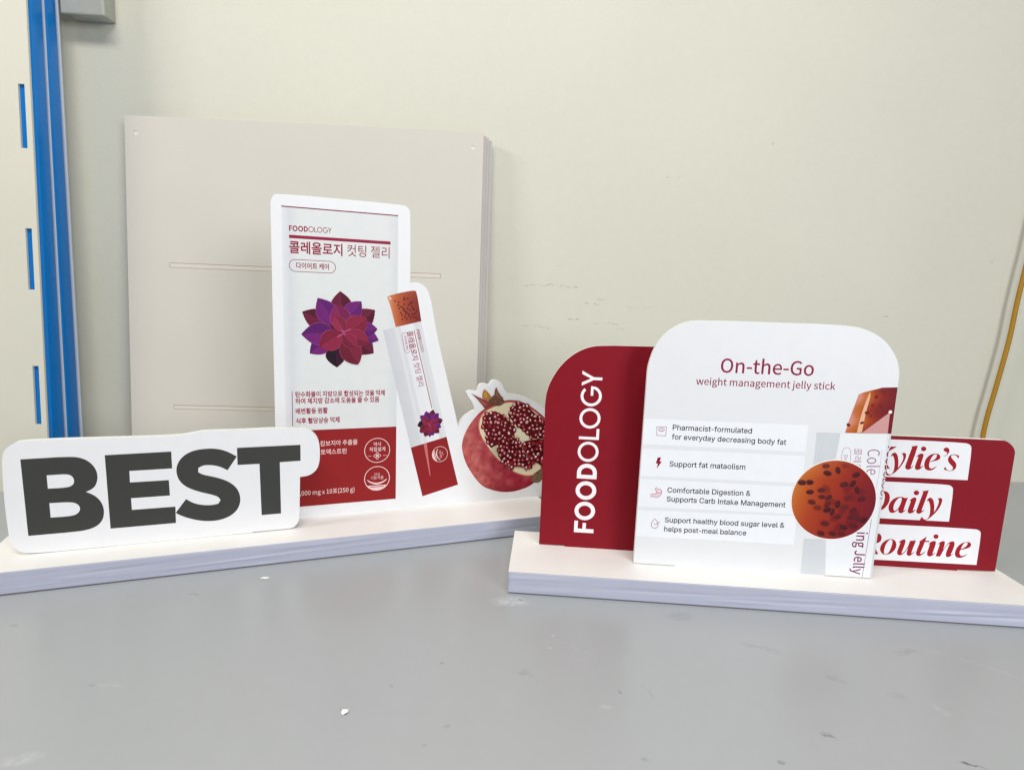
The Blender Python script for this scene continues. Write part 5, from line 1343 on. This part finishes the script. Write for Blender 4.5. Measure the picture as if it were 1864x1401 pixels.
text(pr, '컷팅 젤리', 'N', (q2[0], q0[1]), (q3[0], q0[1]), MG, 0.0, 0.88)
pr.build('title_lettering', pe)
pr = Print(0.09)
pq = [(85.91,278.45),(129.36,279.92),(107.09,284.89),(106.95,273.41)]
pr.line(round_rect(pq[0][0], pq[3][1], pq[1][0], pq[2][1], 9, 8), 0.55, MG, True)
q0, q1 = [(92.42,276.15),(122.85,276.35)]
text(pr, '다이어트 케어', 'N', (q0[0], q1[1] + .6), (q1[0], q1[1] + .6), MG, 0.007, 0.85)
pr.build('pill_lettering', pe)
pr = Print(0.09)
vl = [(86.41,154.46),(86.56,118.78)]
pr.poly([(vl[0][0] - .3, vl[1][1]), (vl[0][0] + .35, vl[1][1]), (vl[0][0] + .35, vl[0][1]), (vl[0][0] - .3, vl[0][1])], (140, 40, 90))
for s, (q0, q1) in (('탄수화물이 지방으로 합성되는 것을 억제', [(89.67,148.65),(178.68,148.67)]), ('하여 체지방 감소에 도움을 줄 수 있음', [(89.56,141.97),(172.99,141.39)]),
                    ('배변활동 원활', [(89.67,131.66),(120.57,131.18)]), ('식후 혈당상승 억제', [(89.78,121.4),(132.23,121.06)])):
    zz = (q0[1] + q1[1]) / 2
    text(pr, s, 'N', (q0[0], zz), (q1[0], zz), (156, 28, 70), 0.009, 0.84)
PK = (238, 206, 204)
pr.build('claim_lettering', pe)
for s, (q0, q1) in (('캄보지아 추출물', [(113.09,96.87),(150.55,96.15)]), ('토덱스트린', [(113.37,87.79),(139.22,86.85)]),
                    (',000 mg x 10포(250 g)', [(92.26,45.14),(147.35,43.96)])):
    zz = (q0[1] + q1[1]) / 2
    pr = Print(0.09)
    text(pr, s, 'N', (q0[0], zz), (q1[0], zz), PK, 0.004, 0.9)
    pr.build('contents_lettering', pe)


def seal_top(pr_, cx, cz, r):
    pr_.poly(ring(cx, cz, r, r * .055), PK)


s1 = [(171.22,88.37),(157.67,88.95),(185.07,87.89)]
sr = (s1[2][0] - s1[1][0]) / 2
pr = Print(0.09)
seal_top(pr, s1[0][0], s1[0][1], sr)
kx = sr / 137
cx, cz = s1[0]
text(pr, '약사', 'N', (cx - 40 * kx, cz + 52 * kx), (cx + 42 * kx, cz + 52 * kx), PK, 0.004)
text(pr, '직접설계', 'N', (cx - 82 * kx, cz - 6 * kx), (cx + 84 * kx, cz - 6 * kx), PK, 0.004, .9)
kz = cz - 60 * kx
for ax, az in ((1, 0), (-1, 0), (0, 1), (0, -1)):
    pr.line(ell(cx + ax * 17 * kx, kz + az * 17 * kx, (20 if ax else 13) * kx, (13 if ax else 20) * kx, 0, 16), 6 * kx, PK, True)
pr.line([(cx - 102 * kx, kz), (cx - 62 * kx, kz)], 3.5 * kx, PK)
pr.line([(cx + 60 * kx, kz), (cx + 105 * kx, kz)], 3.5 * kx, PK)
pr.build('seal', pe)


def health_seal(pr_, cx, cz, r, ang=0):
    k = r / 137
    ca, sa = math.cos(math.radians(ang)), math.sin(math.radians(ang))

    def R(x_, z_):
        return (cx + (x_ * ca - z_ * sa) * k, cz + (x_ * sa + z_ * ca) * k)
    pr_.poly(ring(cx, cz, r, r * .06), PK)
    text(pr_, '건강', 'N', R(-32, 30), R(32, 30), PK, 0.0)
    text(pr_, '기능식품', 'N', R(-68, -8), R(68, -8), PK, 0.0, .9)
    up = [R(-102 + 204 * i / 16, -8 - 40 * math.sin(math.pi * i / 16) ** .8) for i in range(17)]
    dn = [R(-102 + 204 * i / 16, -22 - 46 * math.sin(math.pi * i / 16) ** .8) for i in range(17)]
    pr_.poly(up + dn[::-1], PK)
    sg = [R(137 * math.cos(a), 137 * math.sin(a)) for a in [math.radians(214 + 112 * i / 20) for i in range(21)]]
    pr_.poly(sg, PK)
    pr_.line([R(-72, -92), R(72, -92)], 9 * k, (178, 74, 74))


s2 = [(171.13,57.22)][0]
pr = Print(0.09)
health_seal(pr, s2[0], s2[1], sr)
pr.build('seal', pe)


# rosette of purple and crimson leaves
def rosette(pr_, xf, detail=True):
    """leaves listed back to front as (tip, base, half width, colour)"""
    MR, PU, CR, DKL, MC = (88, 12, 40), (98, 22, 112), (132, 26, 56), (32, 6, 26), (122, 26, 78)
    leaves = [((697, 98), (730, 520), 150, MR), ((115, 425), (560, 640), 140, MR), ((1250, 385), (860, 680), 150, MR), ((1230, 1080), (860, 800), 150, MR),
              ((640, 1300), (620, 900), 150, DKL), ((222, 1072), (560, 820), 130, PU), ((1030, 250), (760, 560), 130, PU), ((1312, 872), (950, 740), 100, PU),
              ((1290, 688), (880, 720), 130, PU), ((352, 210), (620, 640), 150, PU), ((98, 770), (640, 760), 165, PU), ((978, 1258), (740, 820), 175, (112, 22, 44)),
              ((635, 305), (760, 720), 165, MC), ((1115, 515), (770, 760), 170, CR), ((1150, 900), (760, 760), 140, CR), ((380, 975), (720, 760), 170, CR),
              ((950, 985), (735, 770), 110, CR), ((618, 488), (760, 740), 105, (142, 34, 62))]
    rnd = random.Random(5)
    pr_.poly([xf(*p) for p in ell(735, 730, 300, 290, 0, 30)], (86, 14, 44))
    for tip, base, hw, colr in leaves:
        dx, dy = base[0] - tip[0], base[1] - tip[1]
        L = math.hypot(dx, dy)
        ux, uy = dx / L, dy / L
        nx, ny = -uy, ux

        def outline(g, ser):
            l, r = [], []
            for i in range(1, 25):
                t_ = i / 25
                w_ = hw * g * (math.sin(math.pi * t_ ** 1.0) ** (.95 if colr in (MR, PU, DKL) else .74)) * (1.1 if colr in (MR, PU, DKL) else 1.0) * (1 + (ser * (1 if i % 2 else -1)))
                px_, py_ = tip[0] + dx * t_, tip[1] + dy * t_
                l.append((px_ + nx * w_, py_ + ny * w_))
                r.append((px_ - nx * w_, py_ - ny * w_))
            return [tip] + l + [base] + r[::-1]
        rim = lerp(colr, (176, 84, 128), .55 if colr != DKL else .05)
        pr_.poly([xf(*p) for p in outline(1.0, .035 if detail else 0)], rim)
        inv = {}

        def shade(x_, z_, c_=colr):
            return c_
        # inner leaf, lighter towards one side as printed
        lo = outline(.93, 0)
        pr_.poly([xf(*p) for p in lo], lerp(colr, (20, 0, 20), .05 + .12 * rnd.random()))
        hl = outline(.93, 0)
        half = [hl[0]] + hl[1:25] + [hl[25]]
        pr_.poly([xf(*p) for p in half], lerp(colr, (180, 60, 110), .10 + .10 * rnd.random()) if colr != DKL else (50, 12, 36))
        if detail:
            vc = lerp(colr, (196, 96, 150), .42) if colr != DKL else (66, 20, 48)
            pr_.line([xf(tip[0] + dx * .12, tip[1] + dy * .12), xf(base[0], base[1])], .28, vc)
            for i in range(5):
                t_ = .25 + .14 * i
                px_, py_ = tip[0] + dx * (t_ + .1), tip[1] + dy * (t_ + .1)
                for sg in (-1, 1):
                    w_ = hw * .6 * math.sin(math.pi * max(.02, t_ - .07) ** 1.15)
                    qx, qy = tip[0] + dx * (t_ - .07) + nx * w_ * sg, tip[1] + dy * (t_ - .07) + ny * w_ * sg
                    pr_.line([xf(px_, py_), xf(qx, qy)], .16, lerp(colr, vc, .7))
    for (x_, y_, a, b_, an) in ((735, 735, 48, 14, 50), (790, 720, 60, 12, -20), (690, 790, 60, 14, -30), (760, 770, 30, 10, 10), (840, 700, 26, 14, -20)):
        pr_.poly([xf(*p) for p in ell(x_, y_, a, b_, an, 12)], (176, 78, 120))


RC = [(136.03,214.59),(161.15,214.94),(135.91,188.81)]
rsx = (RC[1][0] - RC[0][0]) / 400
rsz = (RC[0][1] - RC[2][1]) / 400
rshear = (RC[1][1] - RC[0][1]) / 400
pr = Print(0.09)
rosette(pr, lambda x_, y_: (RC[0][0] + (x_ - 735) * rsx, RC[0][1] - (y_ - 740) * rsz + (x_ - 735) * rshear))
pr.build('leaf_print', pe)

# stick pack leaning across the cut-out
pr = Print(0.06)
pk = [(176.58,217.06),(216.77,227.04),(247.33,99.59),(207.37,89.34)]
rd_ = [(207.37,89.34),(247.33,99.59),(262.04,43.0),(221.16,32.72)]
ax = Vector((pk[3][0] - pk[0][0], pk[3][1] - pk[0][1]))


def pcol(x_, z_):
    t_ = (z_ - pk[0][1]) / (pk[3][1] - pk[0][1])
    xl = pk[0][0] + (pk[3][0] - pk[0][0]) * t_
    xr = pk[1][0] + (pk[2][0] - pk[1][0]) * t_
    s_ = (x_ - xl) / (xr - xl)
    return ramp([(0, (206, 208, 214)), (.28, (212, 214, 219)), (.36, (226, 227, 231)), (.44, (214, 216, 221)), (.5, (230, 231, 235)), (.8, (234, 235, 238)), (.9, (214, 216, 220)), (1, (222, 224, 228))], s_)


pr.poly(pk, None, 5, pcol)
pr.poly(rd_, (142, 28, 32))
pr.poly([(221.39,92.96),(224.99,93.8),(230.02,56.07),(229.14,55.83)], (196, 110, 108))
jt = smooth([(180.64,251.73),(183.69,253.54),(195.64,256.86),(207.75,259.54),(210.9,258.8),(212.75,251.98),(217.0,227.41),(189.94,220.64),(184.63,240.8)], 1)
jx0, jx1 = jt[0][0], max(p[0] for p in jt)


def jc2(x_, z_):
    t_ = (x_ - jx0) / (jx1 - jx0)
    top = (z_ - min(p[1] for p in jt)) / (max(p[1] for p in jt) - min(p[1] for p in jt))
    c = ramp([(0, (222, 168, 138)), (.1, (204, 120, 76)), (.28, (182, 88, 52)), (.6, (150, 56, 40)), (1, (120, 34, 32))], t_ - .1 * (1 - top) + .0)
    return lerp(c, (190, 104, 62), max(0, top - .7) * 1.5)


pr.poly(jt, None, 4, jc2)
pr.poly([(182.34,251.28),(184.4,249.31),(185.76,249.36),(183.7,251.67)], (250, 226, 214))
for (sx, sz) in [(188.85,247.76),(192.64,246.51),(192.32,243.59),(193.22,240.18),(194.92,241.95),(197.18,241.15),(198.36,244.63),(198.63,251.5),(198.48,249.44),(202.11,250.76),(203.57,244.44),(205.3,246.22),(207.2,247.48),(206.56,243.15),(207.99,240.6),(208.88,239.41),(199.3,237.77),(201.05,236.43),(203.16,234.76),(197.9,239.11),(194.98,235.93),(196.22,233.38),(199.36,231.72),(201.13,229.51),(203.71,232.69),(205.49,230.65),(208.1,231.92),(210.75,231.11),(207.19,234.51),(209.81,235.44),(201.88,240.43),(196.78,229.07),(204.86,238.78),(212.54,229.76),(211.89,238.1),(200.38,234.69)]:
    pr.poly(ell(sx, sz, 1.25, .8, random.uniform(0, 180), 10), random.choice(((88, 24, 22), (98, 30, 24), (74, 18, 20))))
pr.build('stick_print', pe)
pr = Print(0.10)
SM = (150, 32, 66)
q0, q1 = [(211.75,218.14),(217.69,193.76)]
geo_text(pr, q0, q1, SM, 0.22, 0.13)
pr.line([(209.25,217.55),(230.12,132.68)], 0.7, SM)
q0, q1 = [(201.95,216.07),(208.7,185.39)]
text(pr, '콜레올로지', 'N', q0, q1, SM, 0.004, .98)
q0, q1 = [(209.44,182.17),(215.28,156.86)]
text(pr, '컷팅 젤리', 'N', q0, q1, SM, 0.0, .92)
pl = [(196.35,214.35),(200.28,193.18),(195.95,213.25),(199.85,194.29)]
dv = Vector((pl[1][0] - pl[0][0], pl[1][1] - pl[0][1])).normalized()
nv = Vector((-dv.y, dv.x)) * 3.0
Lp = math.hypot(pl[1][0] - pl[0][0], pl[1][1] - pl[0][1])
mid = Vector(pl[0]) + dv * Lp / 2 + Vector((2.6, 0.6))
rr0 = round_rect(-Lp / 2, -3.0, Lp / 2, 3.0, 2.6, 6)
pr.line([(mid.x + dv.x * a - dv.y * b_, mid.y + dv.y * a + dv.x * b_) for a, b_ in rr0], 0.4, SM, True)
t0 = mid - dv * Lp * .36 - Vector((-dv.y, dv.x)) * 1.1
t1 = mid + dv * Lp * .36 - Vector((-dv.y, dv.x)) * 1.1
text(pr, '다이어트 케어', 'N', (t0.x, t0.y), (t1.x, t1.y), SM, 0.003, .9)
pr.build('stick_lettering', pe)
pr = Print(0.10)
cs = [(228.69,115.29)][0]
ks = 0.0245
ca_, sa_ = math.cos(math.radians(76)), math.sin(math.radians(76))
rosette(pr, lambda x_, y_: (cs[0] + ((x_ - 715) * ca_ + (y_ - 700) * sa_ * -1) * ks * .98, cs[1] - ((x_ - 715) * sa_ + (y_ - 700) * ca_) * ks), False)
pr.build('leaf_print', pe)
pr = Print(0.10)
ss = [(240.18,80.06),(231.19,80.6),(249.26,79.51)]
health_seal(pr, ss[0][0], ss[0][1], (ss[2][0] - ss[1][0]) / 2, -76)
pr.build('seal', pe)


# halved pomegranate
pr = Print(0.06)
skin = smooth([(265.17,85.49),(265.74,93.11),(268.27,101.71),(272.45,110.23),(277.78,117.63),(284.24,125.0),(290.8,130.0),(299.69,133.76),(314.33,138.81),(323.54,139.33),(334.1,137.72),(344.93,132.96),(356.03,125.31),(366.08,117.6),(374.01,105.86),(378.45,91.83),(377.94,77.94),(373.7,64.22),(364.62,48.48),(357.74,38.47),(348.26,32.79),(333.95,29.31),(322.07,28.8),(311.42,30.39),(300.82,34.03),(291.47,38.54),(283.22,47.66),(274.99,59.45),(269.09,70.94)])
sx0, sx1 = min(p[0] for p in skin), max(p[0] for p in skin)
sz0, sz1 = min(p[1] for p in skin), max(p[1] for p in skin)


def skcol(x_, z_):
    a, b_ = (x_ - sx0) / (sx1 - sx0), (z_ - sz0) / (sz1 - sz0)
    c = ramp([(0, (140, 34, 44)), (.08, (168, 58, 64)), (.2, (188, 96, 92)), (.32, (172, 62, 72)), (.5, (158, 36, 58)), (1, (152, 36, 50))], a * .8 + b_ * .25)
    n_ = math.sin(a * 31 + b_ * 9) * math.sin(b_ * 23 - a * 7)
    c = lerp(c, (206, 136, 122), max(0, n_) * .5 * (1 - abs(b_ - .4)))
    if b_ < .12:
        c = lerp(c, (128, 26, 34), (.12 - b_) * 6)
    return c


pr.poly(skin, None, 4, skcol)
pr.build('fruit_print', pe, None, SKIN)
pr = Print(0.10)
CRM = (240, 224, 192)
flesh = smooth([(284.06,105.35),(283.45,114.13),(285.46,121.69),(290.86,128.04),(299.73,132.66),(313.24,137.2),(323.6,138.01),(334.15,136.61),(343.79,131.88),(353.63,125.39),(363.65,117.69),(371.55,105.97),(374.79,90.86),(373.1,75.9),(370.1,62.12),(364.45,52.0),(357.36,46.68),(347.68,45.65),(337.92,48.69),(328.2,53.19),(318.5,60.04),(310.04,68.09),(301.66,76.71),(293.29,88.12),(287.93,96.37)])
pr.poly(flesh, (200, 110, 92))
fcx, fcz = sum(p[0] for p in flesh) / len(flesh), sum(p[1] for p in flesh) / len(flesh)
pr.poly([(fcx + (x_ - fcx) * .965, fcz + (z_ - fcz) * .965) for x_, z_ in flesh], CRM)
pr.poly(smooth([(330.86,103.23),(337.91,104.03),(342.92,98.15),(346.77,92.28),(340.99,88.03),(333.8,89.54),(329.96,96.52)]), (242, 234, 206))
pr.poly(smooth([(300.28,83.5),(308.26,85.29),(310.91,76.15),(308.75,71.78),(302.81,76.64)]), (206, 200, 172))
pr.line([(338.65,87.02),(340.48,77.8),(345.4,69.49),(352.87,64.4),(360.36,60.44)], 1.6, (238, 226, 200))
regions = ([(288.4,117.21),(295.42,126.25),(303.34,126.75),(312.06,122.92),(318.58,118.26),(329.5,107.78),(330.86,103.23),(325.4,93.36),(312.75,88.97),(300.28,83.5),(293.14,92.78),(293.38,102.72),(288.64,109.54)],
           [(320.24,120.41),(322.7,131.41),(329.49,136.19),(342.53,133.59),(353.81,121.44),(364.98,115.36),(372.9,103.61),(374.73,92.02),(362.51,91.48),(350.38,92.1),(337.96,102.9),(329.41,110.02)],
           [(311.53,90.71),(331.24,94.2),(337.56,84.8),(344.2,69.56),(353.48,64.37),(353.31,55.11),(338.67,59.01),(325.59,59.33),(312.4,67.03),(307.81,81.95)],
           [(340.94,89.17),(350.44,90.95),(362.51,91.48),(374.85,89.7),(373.28,72.4),(366.01,57.73),(356.58,63.01),(346.45,72.87),(340.09,81.25)])
rnd = random.Random(21)
spots = []
for rg in regions:
    x0, x1 = min(p[0] for p in rg), max(p[0] for p in rg)
    z0, z1 = min(p[1] for p in rg), max(p[1] for p in rg)
    tries = 0
    while tries < 900:
        tries += 1
        p = (rnd.uniform(x0, x1), rnd.uniform(z0, z1))
        if inside(p, rg) and all((p[0] - q_[0]) ** 2 + (p[1] - q_[1]) ** 2 > 4.1 ** 2 for q_ in spots):
            spots.append(p)
    pr.poly(smooth(rg), (96, 16, 28))
for (px_, pz_) in spots:
    r_ = rnd.uniform(2.75, 3.5)
    an = rnd.uniform(0, 180)
    k_ = rnd.random()
    base = lerp((104, 14, 26), (150, 28, 40), k_)
    asp = rnd.uniform(.74, .95)

    def blob(rad, jx=0, jz=0, jag=.10, n_=9):
        ca, sa = math.cos(math.radians(an)), math.sin(math.radians(an))
        return [(px_ + jx + rad * q_ * (math.cos(t_) * ca - asp * math.sin(t_) * sa), pz_ + jz + rad * q_ * (math.cos(t_) * sa + asp * math.sin(t_) * ca))
                for t_, q_ in [(2 * math.pi * i / n_, 1 + rnd.uniform(-jag, jag)) for i in range(n_)]]
    pr.poly(blob(r_), lerp(base, (40, 4, 12), .55))
    pr.poly(blob(r_ * .84, -.1, .15), base)
    pr.poly(blob(r_ * .5, .35, -.45, .25, 7), lerp(base, (200, 70, 70), .5))
    if rnd.random() < .85:
        pr.poly(blob(r_ * rnd.uniform(.28, .55), rnd.uniform(-.9, .4), rnd.uniform(.2, 1.1), .5, 6), lerp((222, 164, 172), (250, 234, 234), rnd.random()))
    if rnd.random() < .55:
        pr.poly(blob(r_ * .22, rnd.uniform(-1, 1), rnd.uniform(-1.2, .2), .4, 5), (224, 164, 170))
pr.build('seed_print', pe)
pr = Print(0.45)
pr.poly(smooth([(274.46,148.37),(283.67,143.42),(294.99,139.34),(300.86,132.63),(291.94,129.31),(287.27,135.21),(281.5,141.86)]), (142, 62, 56))
pr.poly([(275.25,147.71),(285.98,140.66),(293.99,135.56),(290.68,133.48),(283.74,141.26)], (168, 92, 78))
pr.poly(smooth([(287.57,143.32),(287.92,149.79),(290.07,152.44),(294.66,149.1),(298.8,143.04),(297.24,139.28),(291.58,140.51)]), (172, 116, 50))
pr.poly(smooth([(289.44,144.36),(289.71,149.75),(292.99,148.6),(294.0,141.86)]), (196, 142, 72))
pr.poly(smooth([(294.49,137.18),(299.33,144.11),(302.11,145.68),(302.46,151.64),(304.28,154.64),(306.51,149.38),(310.7,143.83),(314.95,137.7),(311.67,133.4),(303.14,132.56)]), (112, 74, 58))
pr.poly([(303.6,145.1),(304.24,152.69),(305.98,148.31),(309.65,141.46),(306.18,142.86)], (146, 92, 74))
for _ in range(26):
    x_, y_ = rnd.uniform(405, 555), rnd.uniform(250, 335)
    pp = [(304.06,138.55),(315.5,138.23),(304.45,127.59)]
    pr.poly(ell(pp[0][0] + (x_ - 480) * (pp[1][0] - pp[0][0]) / 100, pp[0][1] + (y_ - 290) * (pp[2][1] - pp[0][1]) / 100, rnd.uniform(.4, 1.1), rnd.uniform(.2, .5), rnd.uniform(0, 180), 7),
            rnd.choice(((70, 48, 40), (170, 146, 112), (60, 40, 32), (140, 110, 84))))
pr.build('crown_print', pe)
pr = Print(0.45)
pr.poly(smooth([(351.52,41.29),(357.16,50.77),(363.72,54.39),(369.45,50.48),(367.95,43.55),(363.91,37.99),(356.56,37.62)]), (120, 96, 74))
pp = [(359.84,45.91),(372.21,45.0),(360.4,34.15)]
for _ in range(18):
    pr.poly(ell(pp[0][0] + rnd.uniform(-9, 8) * .5, pp[0][1] + rnd.uniform(-8, 8) * .55, rnd.uniform(.4, 1.2), rnd.uniform(.3, .6), rnd.uniform(0, 180), 7), rnd.choice(((84, 64, 48), (160, 136, 104), (96, 30, 34))))
pr.build('stem_print', pe)


# ------------------------------------------------------------------ crumbs on the table
PAPER = mat('torn_white_paper', (244, 243, 240), 0.7, 0.3)


def crumb(name, x, y, sx, sy, sz, seed, label):
    rn = random.Random(seed)
    bm = bmesh.new()
    bmesh.ops.create_icosphere(bm, subdivisions=2, radius=1)
    for v in bm.verts:
        k = rn.uniform(.6, 1.15)
        v.co = Vector((v.co.x * sx * k, v.co.y * sy * k, max(0, v.co.z * k + .7) * sz)) * MM
    me = bpy.data.meshes.new(name)
    bm.to_mesh(me)
    bm.free()
    me.materials.append(PAPER)
    o = link(bpy.data.objects.new(name, me))
    o.location = (x * MM, y * MM, 0.0001)
    tag(o, label, 'paper scrap')
    return o


(c1x, c1y), (c2x, c2y) = [(-95.7,330.9),(-214.5,496.8)]
crumb('paper_crumb', c1x, c1y, 2.3, 2.9, 0.9, 4, 'small white crumb of torn paper on the open grey table')
crumb('paper_crumb', c2x, c2y, 4.2, 2.2, 0.35, 9, 'thin pale paper flake on the table just in front of the left display')
